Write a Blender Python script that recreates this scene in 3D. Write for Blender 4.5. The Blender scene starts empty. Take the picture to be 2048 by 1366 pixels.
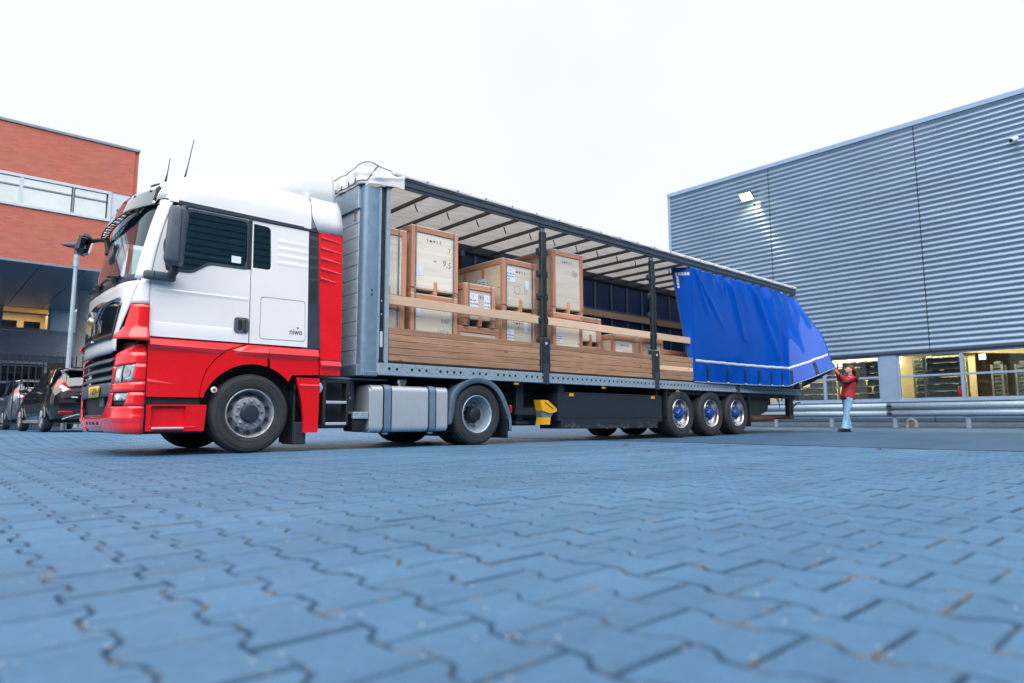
import bpy, bmesh, math, random
from mathutils import Vector, Matrix
R_ = random.Random(7)
scn = bpy.context.scene
COL = scn.collection
# ------------------------------------------------------------------ camera
CAMZ = 0.41355
yaw, pit, rol = math.radians(47.76), math.radians(6.756), math.radians(-0.1926)
fw = Vector((math.cos(yaw), math.sin(yaw), 0)); rt = Vector((math.sin(yaw), -math.cos(yaw), 0)); up = Vector((0, 0, 1))
F = fw*math.cos(pit)+up*math.sin(pit); U = -fw*math.sin(pit)+up*math.cos(pit)
Rv = rt*math.cos(rol)+U*math.sin(rol); Uv = -rt*math.sin(rol)+U*math.cos(rol)
cd = bpy.data.cameras.new('camera'); cam = bpy.data.objects.new('camera', cd); COL.objects.link(cam)
cam.matrix_world = Matrix(((Rv.x, Uv.x, -F.x, 0), (Rv.y, Uv.y, -F.y, 0), (Rv.z, Uv.z, -F.z, CAMZ), (0, 0, 0, 1)))
cd.sensor_width = 36; cd.lens = 23.163; cd.clip_start = 0.05; cd.clip_end = 3000
cd.dof.use_dof = True; cd.dof.focus_distance = 9.0; cd.dof.aperture_fstop = 1.3
scn.camera = cam
scn.render.resolution_x = 1024; scn.render.resolution_y = 683
# ------------------------------------------------------------------ sky: pale overcast dusk
SUN_EL, SUN_AZ = math.radians(52), math.radians(228)      # azimuth counted from +X towards +Y
w = bpy.data.worlds.new('World'); scn.world = w; w.use_nodes = True
nt = w.node_tree; bg = nt.nodes['Background']
sky = nt.nodes.new('ShaderNodeTexSky'); sky.sky_type = 'NISHITA'; sky.sun_disc = False
sky.sun_elevation = SUN_EL; sky.sun_rotation = math.radians(90)-SUN_AZ
sky.air_density = 1.0; sky.dust_density = 3.0
mx = nt.nodes.new('ShaderNodeMix'); mx.data_type = 'RGBA'; mx.inputs['Factor'].default_value = 0.88
nt.links.new(sky.outputs[0], mx.inputs['A'])
tcw = nt.nodes.new('ShaderNodeTexCoord'); nw = nt.nodes.new('ShaderNodeTexNoise'); nw.inputs['Scale'].default_value = 2.2; nw.inputs['Detail'].default_value = 4; nt.links.new(tcw.outputs['Generated'], nw.inputs['Vector'])
crw = nt.nodes.new('ShaderNodeValToRGB'); crw.color_ramp.elements[0].position = .3; crw.color_ramp.elements[1].position = .7
crw.color_ramp.elements[0].color = (9.7, 10.15, 10.9, 1); crw.color_ramp.elements[1].color = (10.6, 10.9, 11.3, 1)
nt.links.new(nw.outputs['Fac'], crw.inputs['Fac']); nt.links.new(crw.outputs[0], mx.inputs['B'])
nt.links.new(mx.outputs['Result'], bg.inputs['Color']); bg.inputs['Strength'].default_value = 0.0575
sd = bpy.data.lights.new('sun', 'SUN'); sun = bpy.data.objects.new('sun', sd); COL.objects.link(sun)
sd.energy = 2.85; sd.angle = math.radians(80); sd.color = (1.0, 0.965, 0.93)
dv = Vector((math.cos(SUN_EL)*math.cos(SUN_AZ), math.cos(SUN_EL)*math.sin(SUN_AZ), math.sin(SUN_EL)))
sun.rotation_euler = dv.to_track_quat('Z', 'Y').to_euler()
scn.view_settings.view_transform = 'Standard'; scn.view_settings.look = 'None'
scn.view_settings.exposure = 0.87; scn.view_settings.gamma = 1.0
try: scn.view_settings.use_curve_mapping = False
except Exception: pass
scn.render.engine = 'CYCLES'
scn.cycles.max_bounces = 8; scn.cycles.transparent_max_bounces = 12
scn.cycles.caustics_reflective = False; scn.cycles.caustics_refractive = False

# ------------------------------------------------------------------ materials
MATS = {}
def mat(name, col, rough=0.5, metal=0.0, amt=0.12, scale=6.0, bump=0.0, bscale=60.0, coat=0.0, stretch=(1, 1, 1), col2=None, spec=0.5, emis=None, es=0, alpha=None):
    m = bpy.data.materials.new(name); m.use_nodes = True; n = m.node_tree; p = n.nodes['Principled BSDF']
    tc = n.nodes.new('ShaderNodeTexCoord'); mp = n.nodes.new('ShaderNodeMapping'); mp.inputs['Scale'].default_value = stretch
    n.links.new(tc.outputs['Object'], mp.inputs['Vector'])
    no = n.nodes.new('ShaderNodeTexNoise'); no.inputs['Scale'].default_value = scale; no.inputs['Detail'].default_value = 6; no.inputs['Roughness'].default_value = .62
    n.links.new(mp.outputs[0], no.inputs['Vector'])
    cr = n.nodes.new('ShaderNodeValToRGB'); n.links.new(no.outputs['Fac'], cr.inputs['Fac'])
    c = Vector(col[:3]); c2 = Vector(col2) if col2 else c*(1-amt*1.6)
    cr.color_ramp.elements[0].position = .3; cr.color_ramp.elements[1].position = .68
    cr.color_ramp.elements[0].color = (*c2, 1); cr.color_ramp.elements[1].color = (*(c*(1+amt*.5)), 1)
    n.links.new(cr.outputs[0], p.inputs['Base Color'])
    mr = n.nodes.new('ShaderNodeMapRange'); mr.inputs['To Min'].default_value = max(.02, rough-.08); mr.inputs['To Max'].default_value = min(1, rough+.1)
    n.links.new(no.outputs['Fac'], mr.inputs['Value']); n.links.new(mr.outputs[0], p.inputs['Roughness'])
    p.inputs['Metallic'].default_value = metal; p.inputs['Specular IOR Level'].default_value = spec
    if coat: p.inputs['Coat Weight'].default_value = coat; p.inputs['Coat Roughness'].default_value = .06
    if bump:
        nb = n.nodes.new('ShaderNodeTexNoise'); nb.inputs['Scale'].default_value = bscale; nb.inputs['Detail'].default_value = 4
        n.links.new(mp.outputs[0], nb.inputs['Vector'])
        b = n.nodes.new('ShaderNodeBump'); b.inputs['Strength'].default_value = bump; b.inputs['Distance'].default_value = .01
        n.links.new(nb.outputs['Fac'], b.inputs['Height']); n.links.new(b.outputs[0], p.inputs['Normal'])
    if emis: p.inputs['Emission Color'].default_value = (*emis, 1); p.inputs['Emission Strength'].default_value = es
    MATS[name] = m; return m
def glass(name, tint, refl=0.0, rough=0.0, gc=(.9, .97, 1)):
    m = bpy.data.materials.new(name); m.use_nodes = True; n = m.node_tree; n.nodes.remove(n.nodes['Principled BSDF'])
    out = n.nodes['Material Output']; t = n.nodes.new('ShaderNodeBsdfTransparent'); t.inputs['Color'].default_value = (*tint, 1)
    g = n.nodes.new('ShaderNodeBsdfGlossy'); g.inputs['Roughness'].default_value = rough; g.inputs['Color'].default_value = (*gc, 1)
    fr = n.nodes.new('ShaderNodeFresnel'); fr.inputs['IOR'].default_value = 1.5
    ad = n.nodes.new('ShaderNodeMath'); ad.operation = 'ADD'; ad.inputs[1].default_value = refl; ad.use_clamp = True
    n.links.new(fr.outputs[0], ad.inputs[0])
    x = n.nodes.new('ShaderNodeMixShader'); n.links.new(ad.outputs[0], x.inputs[0]); n.links.new(t.outputs[0], x.inputs[1]); n.links.new(g.outputs[0], x.inputs[2])
    n.links.new(x.outputs[0], out.inputs['Surface']); MATS[name] = m; return m
def wood(name, c1, c2, knots=True, axis=0, scale=1.0, rough=.65):
    m = bpy.data.materials.new(name); m.use_nodes = True; n = m.node_tree; p = n.nodes['Principled BSDF']
    tc = n.nodes.new('ShaderNodeTexCoord'); mp = n.nodes.new('ShaderNodeMapping')
    s = [26*scale]*3; s[axis] = 1.6*scale; mp.inputs['Scale'].default_value = s
    oi = n.nodes.new('ShaderNodeObjectInfo'); va = n.nodes.new('ShaderNodeVectorMath'); va.operation = 'SCALE'; va.inputs['Scale'].default_value = 37.0
    cb = n.nodes.new('ShaderNodeCombineXYZ')
    for i in range(3): n.links.new(oi.outputs['Random'], cb.inputs[i])
    n.links.new(cb.outputs[0], va.inputs[0])
    ad = n.nodes.new('ShaderNodeVectorMath'); n.links.new(tc.outputs['Object'], mp.inputs[0]); n.links.new(mp.outputs[0], ad.inputs[0]); n.links.new(va.outputs[0], ad.inputs[1])
    no = n.nodes.new('ShaderNodeTexNoise'); no.inputs['Scale'].default_value = 1.0; no.inputs['Detail'].default_value = 7; no.inputs['Roughness'].default_value = .65; no.inputs['Distortion'].default_value = .6
    n.links.new(ad.outputs[0], no.inputs['Vector'])
    cr = n.nodes.new('ShaderNodeValToRGB'); e = cr.color_ramp.elements
    e[0].position = .28; e[0].color = (*c2, 1); e[1].position = .66; e[1].color = (*c1, 1)
    n.links.new(no.outputs['Fac'], cr.inputs['Fac'])
    hs = n.nodes.new('ShaderNodeHueSaturation'); mr = n.nodes.new('ShaderNodeMapRange'); mr.inputs['To Min'].default_value = .78; mr.inputs['To Max'].default_value = 1.18
    gi = n.nodes.new('ShaderNodeNewGeometry'); a2 = n.nodes.new('ShaderNodeMath'); a2.operation = 'ADD'
    n.links.new(oi.outputs['Random'], a2.inputs[0]); n.links.new(gi.outputs['Random Per Island'], a2.inputs[1])
    fr = n.nodes.new('ShaderNodeMath'); fr.operation = 'FRACT'; n.links.new(a2.outputs[0], fr.inputs[0])
    n.links.new(fr.outputs[0], mr.inputs['Value']); n.links.new(mr.outputs[0], hs.inputs['Value']); n.links.new(cr.outputs[0], hs.inputs['Color'])
    last = hs.outputs[0]
    if knots:
        vo = n.nodes.new('ShaderNodeTexVoronoi'); vo.inputs['Scale'].default_value = 3.2
        mp2 = n.nodes.new('ShaderNodeMapping'); s2 = [1.6]*3; s2[axis] = .8; mp2.inputs['Scale'].default_value = s2
        n.links.new(tc.outputs['Object'], mp2.inputs[0]); ad2 = n.nodes.new('ShaderNodeVectorMath'); n.links.new(mp2.outputs[0], ad2.inputs[0]); n.links.new(va.outputs[0], ad2.inputs[1]); n.links.new(ad2.outputs[0], vo.inputs['Vector'])
        c3 = n.nodes.new('ShaderNodeValToRGB'); c3.color_ramp.elements[0].position = .05; c3.color_ramp.elements[0].color = (1, 1, 1, 1); c3.color_ramp.elements[1].position = .11; c3.color_ramp.elements[1].color = (0, 0, 0, 1)
        n.links.new(vo.outputs['Distance'], c3.inputs['Fac'])
        mm = n.nodes.new('ShaderNodeMix'); mm.data_type = 'RGBA'; n.links.new(c3.outputs[0], mm.inputs['Factor']); n.links.new(last, mm.inputs['A']); mm.inputs['B'].default_value = (*(Vector(c2)*.55), 1)
        last = mm.outputs['Result']
    n.links.new(last, p.inputs['Base Color']); p.inputs['Roughness'].default_value = rough
    b = n.nodes.new('ShaderNodeBump'); b.inputs['Strength'].default_value = .25; b.inputs['Distance'].default_value = .004
    n.links.new(no.outputs['Fac'], b.inputs['Height']); n.links.new(b.outputs[0], p.inputs['Normal'])
    MATS[name] = m; return m

mat('white_paint', (.80, .815, .84), .22, amt=.03, scale=1.5, coat=.6)
mat('white_plain', (.78, .80, .83), .5, amt=.05, scale=2)
mat('red_paint', (.76, .005, .012), .24, amt=.06, scale=1.5, coat=.9)
mat('dark_plastic', (.028, .036, .048), .5, amt=.3, scale=9, bump=.15, bscale=300)
mat('grey_plastic', (.075, .105, .14), .5, amt=.2, scale=5, bump=.1, bscale=300)
mat('fender_grey', (.12, .185, .26), .55, amt=.18, scale=4, bump=.08, bscale=200)
mat('black', (.008, .010, .013), .6, amt=.4, scale=6)
mat('black_gloss', (.006, .008, .011), .12, amt=.2, scale=3, coat=.8)
mat('chassis', (.012, .016, .021), .6, amt=.5, scale=5, bump=.3, bscale=40)
mat('box_black', (.009, .017, .027), .5, amt=.35, scale=3, bump=.1, bscale=30, col2=(.015, .025, .036))
mat('tyre', (.013, .017, .023), .75, amt=.45, scale=7, bump=.25, bscale=90, col2=(.032, .036, .042))
mat('rim_grey', (.34, .38, .43), .42, .35, amt=.35, scale=14, bump=.1, bscale=80)
mat('chrome', (.55, .57, .60), .22, 1.0, amt=.25, scale=9)
mat('aluminium', (.60, .66, .72), .40, .55, amt=.12, scale=3, stretch=(60, 60, 1))
mat('galvanised', (.17, .265, .37), .42, .35, amt=.10, scale=9, bump=.06, bscale=60)
mat('galv_light', (.33, .44, .54), .42, .3, amt=.12, scale=16)
mat('alu_panel', (.56, .65, .74), .48, .2, amt=.14, scale=4, stretch=(1, 1, 4))
mat('rail_grey', (.055, .075, .105), .35, .35, amt=.15, scale=4)
mat('post_dark', (.030, .044, .060), .38, .3, amt=.3, scale=8)
mat('tarp_white', (.66, .68, .71), .55, amt=.08, scale=3, bump=.5, bscale=5)
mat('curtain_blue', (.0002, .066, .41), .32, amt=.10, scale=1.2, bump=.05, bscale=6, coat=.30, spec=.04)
MATS['curtain_blue'].node_tree.nodes['Principled BSDF'].inputs['Coat IOR'].default_value = 1.6
MATS['curtain_blue'].node_tree.nodes['Principled BSDF'].inputs['Coat Roughness'].default_value = .07
mat('curtain_shaded', (.006, .060, .23), .5, amt=.3, scale=2)  # curtain blue on the unlit inner side: shade put into the colour
mat('webbing', (.22, .26, .31), .7, amt=.2, scale=30)
mat('reflective', (.62, .68, .74), .35, amt=.2, scale=60)
mat('yellow', (.78, .42, .010), .45, amt=.1, scale=6)
mat('amber', (.85, .33, .01), .25, amt=.1, scale=20, coat=.5)
mat('red_lens', (.45, .008, .015), .12, amt=.2, scale=30, coat=.8)
mat('lens', (.50, .58, .64), .12, .55, amt=.5, scale=22, coat=.9)
mat('lamp_white', (.80, .85, .88), .2, .2, amt=.2, scale=20)
mat('hub_blue', (.003, .06, .33), .35, amt=.15, scale=10)
mat('plate_yellow', (.80, .50, .045), .4, amt=.1, scale=15)
mat('plate_blue', (.01, .05, .40), .4, amt=.1)
mat('ink', (.012, .015, .03), .6, amt=.2)
mat('ink_red', (.55, .06, .05), .7, amt=.5, scale=40)
mat('ink_grey', (.25, .30, .28), .6, amt=.2)
mat('paper', (.72, .78, .90), .6, amt=.06, scale=10)
mat('strap_steel', (.30, .36, .42), .35, .6, amt=.3, scale=12)
mat('clad', (.24, .34, .465), .28, .35, amt=.10, scale=1.3, stretch=(1, .3, 1))
mat('clad_trim', (.27, .39, .56), .35, .2, amt=.08, scale=3)
mat('frame_blue', (.27, .39, .55), .4, .1, amt=.08, scale=3)
mat('dark_gap', (.01, .014, .02), .7)
mat('concrete', (.44, .44, .42), .8, amt=.15, scale=8, bump=.2, bscale=60)
mat('pipe_grey', (.50, .46, .40), .6, amt=.15, scale=10)
mat('soffit', (.17, .21, .26), .4, .1, amt=.15, scale=2)
mat('office_wall', (.85, .66, .36), .8, amt=.08)
mat('slat_grey', (.21, .25, .31), .45, .2, amt=.12, scale=3)
mat('panel_white', (.50, .57, .65), .5, amt=.06)
mat('fence_black', (.012, .017, .026), .45, amt=.2)
mat('lamp_pole', (.34, .43, .52), .45, .2, amt=.12, scale=6)
mat('car_black', (.006, .007, .009), .14, amt=.2, coat=1.0, scale=2)
mat('car_grey', (.11, .14, .18), .22, .3, amt=.1, coat=1.0, scale=2)
mat('skin', (.62, .34, .26), .55, amt=.08, scale=12)
mat('hair', (.085, .030, .016), .5, amt=.5, scale=30, bump=.8, bscale=60)
mat('jacket', (.38, .010, .022), .6, amt=.25, scale=9, bump=.5, bscale=14)
mat('jacket_dark', (.03, .012, .02), .7, amt=.25, scale=12)
mat('jeans', (.24, .50, .72), .75, amt=.3, scale=10, bump=.6, bscale=26)
mat('shoe', (.012, .012, .016), .5, amt=.3)
mat('bin_grey', (.075, .115, .125), .6, amt=.2, scale=6)
mat('rack_steel', (.20, .23, .24), .5, .2, amt=.2)
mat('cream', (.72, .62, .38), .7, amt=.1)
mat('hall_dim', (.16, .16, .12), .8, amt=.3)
mat('floor_in', (.20, .18, .14), .5, amt=.2)
mat('tube_light', (1, 1, 1), .5, amt=0, emis=(1.0, .86, .55), es=7)
mat('exit_green', (.1, .5, .25), .5, amt=0, emis=(.65, 1.0, .75), es=2.0)
mat('flood', (1, 1, 1), .5, amt=0, emis=(1.0, .86, .36), es=3.2)
mat('slat_pale', (.42, .46, .52), .5, .1, amt=.1)
mat('stencil', (.11, .11, .12), .7, amt=.4, scale=60)
mat('bow_grey', (.085, .095, .105), .45, .2)
mat('sun_strip', (.01, .07, .09), .1, amt=.1, coat=.5)
mat('ply_knot', (.35, .25, .16), .8)
mat('mud', (.06, .066, .072), .9, amt=.4, scale=30)
mat('lining_pale', (.50, .54, .56), .8, amt=.1)
mat('shed_dark', (.17, .25, .30), .45, .2, amt=.15, scale=2)
mat('rust', (.16, .075, .05), .8, amt=.5, scale=12, bump=.4, bscale=50)
mat('visor', (.05, .10, .13), .08, amt=.1, coat=.5)
mat('interior', (.035, .035, .038), .8, amt=.3, scale=3)
mat('curtain_cream', (.55, .56, .48), .8, amt=.2, scale=3, stretch=(8, 8, 1))
mat('dash_grey', (.16, .20, .26), .6, amt=.2)
mat('grille_black', (.010, .013, .017), .35, amt=.3, scale=5, coat=.3)
glass('windscreen_glass', (.80, .90, .90), .10, 0, (.75, .92, 1))
glass('door_glass', (.06, .17, .19), .17, 0, (.45, .88, 1))
glass('far_glass', (.75, .85, .85), .0)
glass('strip_glass', (.14, .36, .42), .12, 0, (.30, .75, .85))
glass('visor_glass', (.42, .58, .66), .30)
glass('shed_glass', (.80, .86, .86), .0)
glass('office_glass', (.75, .82, .86), .12)
glass('car_glass', (.10, .15, .18), .06)
mat('sky_glass', (.80, .85, .86), .06, .85, amt=.1, scale=.8)
wood('plank_wood', (.43, .25, .152), (.22, .125, .078), True, 0)
wood('board_pale', (.74, .55, .40), (.62, .43, .29), True, 0)
wood('batten', (.62, .30, .19), (.44, .19, .115), True, 2)
wood('batten_x', (.62, .30, .19), (.44, .19, .115), True, 0)
wood('batten_y', (.58, .28, .18), (.41, .18, .11), True, 1)
wood('ply', (.74, .70, .62), (.53, .49, .41), True, 0, .35)
wood('ply_side', (.62, .54, .41), (.48, .40, .28), True, 1, .35)

# translucent roof tarpaulin: lets daylight into the trailer
def m_roof():
    m = bpy.data.materials.new('roof_tarp'); m.use_nodes = True; n = m.node_tree; n.nodes.remove(n.nodes['Principled BSDF']); out = n.nodes['Material Output']
    d = n.nodes.new('ShaderNodeBsdfDiffuse'); t = n.nodes.new('ShaderNodeBsdfTranslucent'); x = n.nodes.new('ShaderNodeMixShader')
    tc = n.nodes.new('ShaderNodeTexCoord'); mp = n.nodes.new('ShaderNodeMapping'); mp.inputs['Scale'].default_value = (1.2, 5, 1); n.links.new(tc.outputs['Object'], mp.inputs[0])
    no = n.nodes.new('ShaderNodeTexNoise'); no.inputs['Scale'].default_value = 1.6; no.inputs['Detail'].default_value = 6; n.links.new(mp.outputs[0], no.inputs['Vector'])
    cr = n.nodes.new('ShaderNodeValToRGB'); cr.color_ramp.elements[0].position = .25; cr.color_ramp.elements[1].position = .75
    cr.color_ramp.elements[0].color = (.47, .44, .415, 1); cr.color_ramp.elements[1].color = (.66, .64, .62, 1); n.links.new(no.outputs['Fac'], cr.inputs[0])
    n.links.new(cr.outputs[0], d.inputs['Color']); n.links.new(cr.outputs[0], t.inputs['Color'])
    x.inputs[0].default_value = .30; n.links.new(d.outputs[0], x.inputs[1]); n.links.new(t.outputs[0], x.inputs[2]); n.links.new(x.outputs[0], out.inputs['Surface'])
    MATS['roof_tarp'] = m
m_roof()
def m_brick():
    m = mat('brick', (.40, .10, .065), .85, amt=.2); n = m.node_tree; p = n.nodes['Principled BSDF']
    tc = n.nodes.new('ShaderNodeTexCoord'); sp = n.nodes.new('ShaderNodeSeparateXYZ'); n.links.new(tc.outputs['Object'], sp.inputs[0])
    cb = n.nodes.new('ShaderNodeCombineXYZ'); ad = n.nodes.new('ShaderNodeMath'); n.links.new(sp.outputs['X'], ad.inputs[0]); n.links.new(sp.outputs['Y'], ad.inputs[1])
    n.links.new(ad.outputs[0], cb.inputs['X']); n.links.new(sp.outputs['Z'], cb.inputs['Y'])
    b = n.nodes.new('ShaderNodeTexBrick'); n.links.new(cb.outputs[0], b.inputs['Vector']); b.inputs['Scale'].default_value = 1.0
    b.inputs['Brick Width'].default_value = .24; b.inputs['Row Height'].default_value = .068; b.inputs['Mortar Size'].default_value = .007
    b.inputs['Color1'].default_value = (.41, .118, .085, 1); b.inputs['Color2'].default_value = (.34, .092, .064, 1); b.inputs['Mortar'].default_value = (.34, .125, .097, 1)
    no = n.nodes.new('ShaderNodeTexNoise'); no.inputs['Scale'].default_value = .9; no.inputs['Detail'].default_value = 5; n.links.new(cb.outputs[0], no.inputs['Vector'])
    mm = n.nodes.new('ShaderNodeMix'); mm.data_type = 'RGBA'; mm.blend_type = 'MULTIPLY'; mm.inputs['Factor'].default_value = .35
    n.links.new(b.outputs['Color'], mm.inputs['A']); n.links.new(no.outputs['Color'], mm.inputs['B'])
    mm2 = n.nodes.new('ShaderNodeMix'); mm2.data_type = 'RGBA'; mm2.blend_type = 'ADD'; mm2.inputs['Factor'].default_value = .3; n.links.new(mm.outputs['Result'], mm2.inputs['A']); n.links.new(b.outputs['Color'], mm2.inputs['B'])
    n.links.new(mm2.outputs['Result'], p.inputs['Base Color'])
m_brick()
def m_ground(name, c1, c2, sandy, rand=False, rough=.55):
    m = bpy.data.materials.new(name); m.use_nodes = True; n = m.node_tree; p = n.nodes['Principled BSDF']
    ge = n.nodes.new('ShaderNodeNewGeometry'); pos = ge.outputs['Position']
    def noise(s, d=6, r=.6):
        q = n.nodes.new('ShaderNodeTexNoise'); q.inputs['Scale'].default_value = s; q.inputs['Detail'].default_value = d; q.inputs['Roughness'].default_value = r; n.links.new(pos, q.inputs['Vector']); return q
    a = noise(.35, 5); f = noise(26, 8, .7)
    cr = n.nodes.new('ShaderNodeValToRGB'); e = cr.color_ramp.elements; e[0].position = .35; e[0].color = (*c2, 1); e[1].position = .65; e[1].color = (*c1, 1); n.links.new(a.outputs['Fac'], cr.inputs[0])
    c3 = n.nodes.new('ShaderNodeValToRGB'); e = c3.color_ramp.elements; e[0].position = .3; e[0].color = (.80, .80, .80, 1); e[1].position = .7; e[1].color = (1.12, 1.12, 1.12, 1); n.links.new(f.outputs['Fac'], c3.inputs[0])
    mm = n.nodes.new('ShaderNodeMix'); mm.data_type = 'RGBA'; mm.blend_type = 'MULTIPLY'; mm.inputs['Factor'].default_value = 1; n.links.new(cr.outputs[0], mm.inputs['A']); n.links.new(c3.outputs[0], mm.inputs['B'])
    last = mm.outputs['Result']
    if rand:
        oi = n.nodes.new('ShaderNodeObjectInfo'); s = n.nodes.new('ShaderNodeMath'); n.links.new(oi.outputs['Random'], s.inputs[0]); n.links.new(ge.outputs['Random Per Island'], s.inputs[1])
        fr = n.nodes.new('ShaderNodeMath'); fr.operation = 'FRACT'; n.links.new(s.outputs[0], fr.inputs[0])
        mr = n.nodes.new('ShaderNodeMapRange'); mr.inputs['To Min'].default_value = .95; mr.inputs['To Max'].default_value = 1.05; n.links.new(fr.outputs[0], mr.inputs['Value'])
        hs = n.nodes.new('ShaderNodeHueSaturation'); n.links.new(mr.outputs[0], hs.inputs['Value']); n.links.new(last, hs.inputs['Color']); last = hs.outputs[0]
        # pale chalky scuffs
        w1 = noise(1.1, 9, .75); c4 = n.nodes.new('ShaderNodeValToRGB'); e = c4.color_ramp.elements; e[0].position = .70; e[0].color = (0, 0, 0, 1); e[1].position = .80; e[1].color = (.45, .45, .45, 1); n.links.new(w1.outputs['Fac'], c4.inputs[0])
        m3 = n.nodes.new('ShaderNodeMix'); m3.data_type = 'RGBA'; n.links.new(c4.outputs[0], m3.inputs['Factor']); n.links.new(last, m3.inputs['A']); m3.inputs['B'].default_value = (.45, .50, .56, 1); last = m3.outputs['Result']
    if sandy:
        g = noise(9, 6, .7); c4 = n.nodes.new('ShaderNodeValToRGB'); e = c4.color_ramp.elements; e[0].position = .53; e[0].color = (0, 0, 0, 1); e[1].position = .60; e[1].color = (1, 1, 1, 1); n.links.new(g.outputs['Fac'], c4.inputs[0])
        m3 = n.nodes.new('ShaderNodeMix'); m3.data_type = 'RGBA'; n.links.new(c4.outputs[0], m3.inputs['Factor']); n.links.new(last, m3.inputs['A']); m3.inputs['B'].default_value = (*sandy, 1); last = m3.outputs['Result']
    mpx = n.nodes.new('ShaderNodeMapping'); mpx.inputs['Rotation'].default_value = (0, 0, .35); mpx.inputs['Scale'].default_value = (.22, 2.4, 1); n.links.new(pos, mpx.inputs['Vector'])
    st = n.nodes.new('ShaderNodeTexNoise'); st.inputs['Scale'].default_value = 1.0; st.inputs['Detail'].default_value = 5; n.links.new(mpx.outputs[0], st.inputs['Vector'])
    cs = n.nodes.new('ShaderNodeValToRGB'); e = cs.color_ramp.elements; e[0].position = .38; e[0].color = (.84, .85, .87, 1); e[1].position = .62; e[1].color = (1.05, 1.05, 1.05, 1); n.links.new(st.outputs['Fac'], cs.inputs[0])
    ms = n.nodes.new('ShaderNodeMix'); ms.data_type = 'RGBA'; ms.blend_type = 'MULTIPLY'; ms.inputs['Factor'].default_value = 1; n.links.new(last, ms.inputs['A']); n.links.new(cs.outputs[0], ms.inputs['B']); last = ms.outputs['Result']
    n.links.new(last, p.inputs['Base Color'])
    mr = n.nodes.new('ShaderNodeMapRange'); mr.inputs['To Min'].default_value = rough-.1; mr.inputs['To Max'].default_value = rough+.15; n.links.new(a.outputs['Fac'], mr.inputs['Value']); n.links.new(mr.outputs[0], p.inputs['Roughness']); p.inputs['Specular IOR Level'].default_value = .36
    b = n.nodes.new('ShaderNodeBump'); b.inputs['Strength'].default_value = .35; b.inputs['Distance'].default_value = .004; fb = noise(180, 3); n.links.new(fb.outputs['Fac'], b.inputs['Height']); n.links.new(b.outputs[0], p.inputs['Normal'])
    MATS[name] = m
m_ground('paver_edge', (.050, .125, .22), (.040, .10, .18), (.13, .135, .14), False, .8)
m_ground('paver', (.074, .182, .318), (.058, .150, .272), None, True, .50)
m_ground('joint', (.026, .060, .10), (.02, .046, .08), (.24, .215, .18), False, .8)
m_ground('asphalt', (.043, .105, .185), (.032, .083, .152), None, False, .6)

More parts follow.
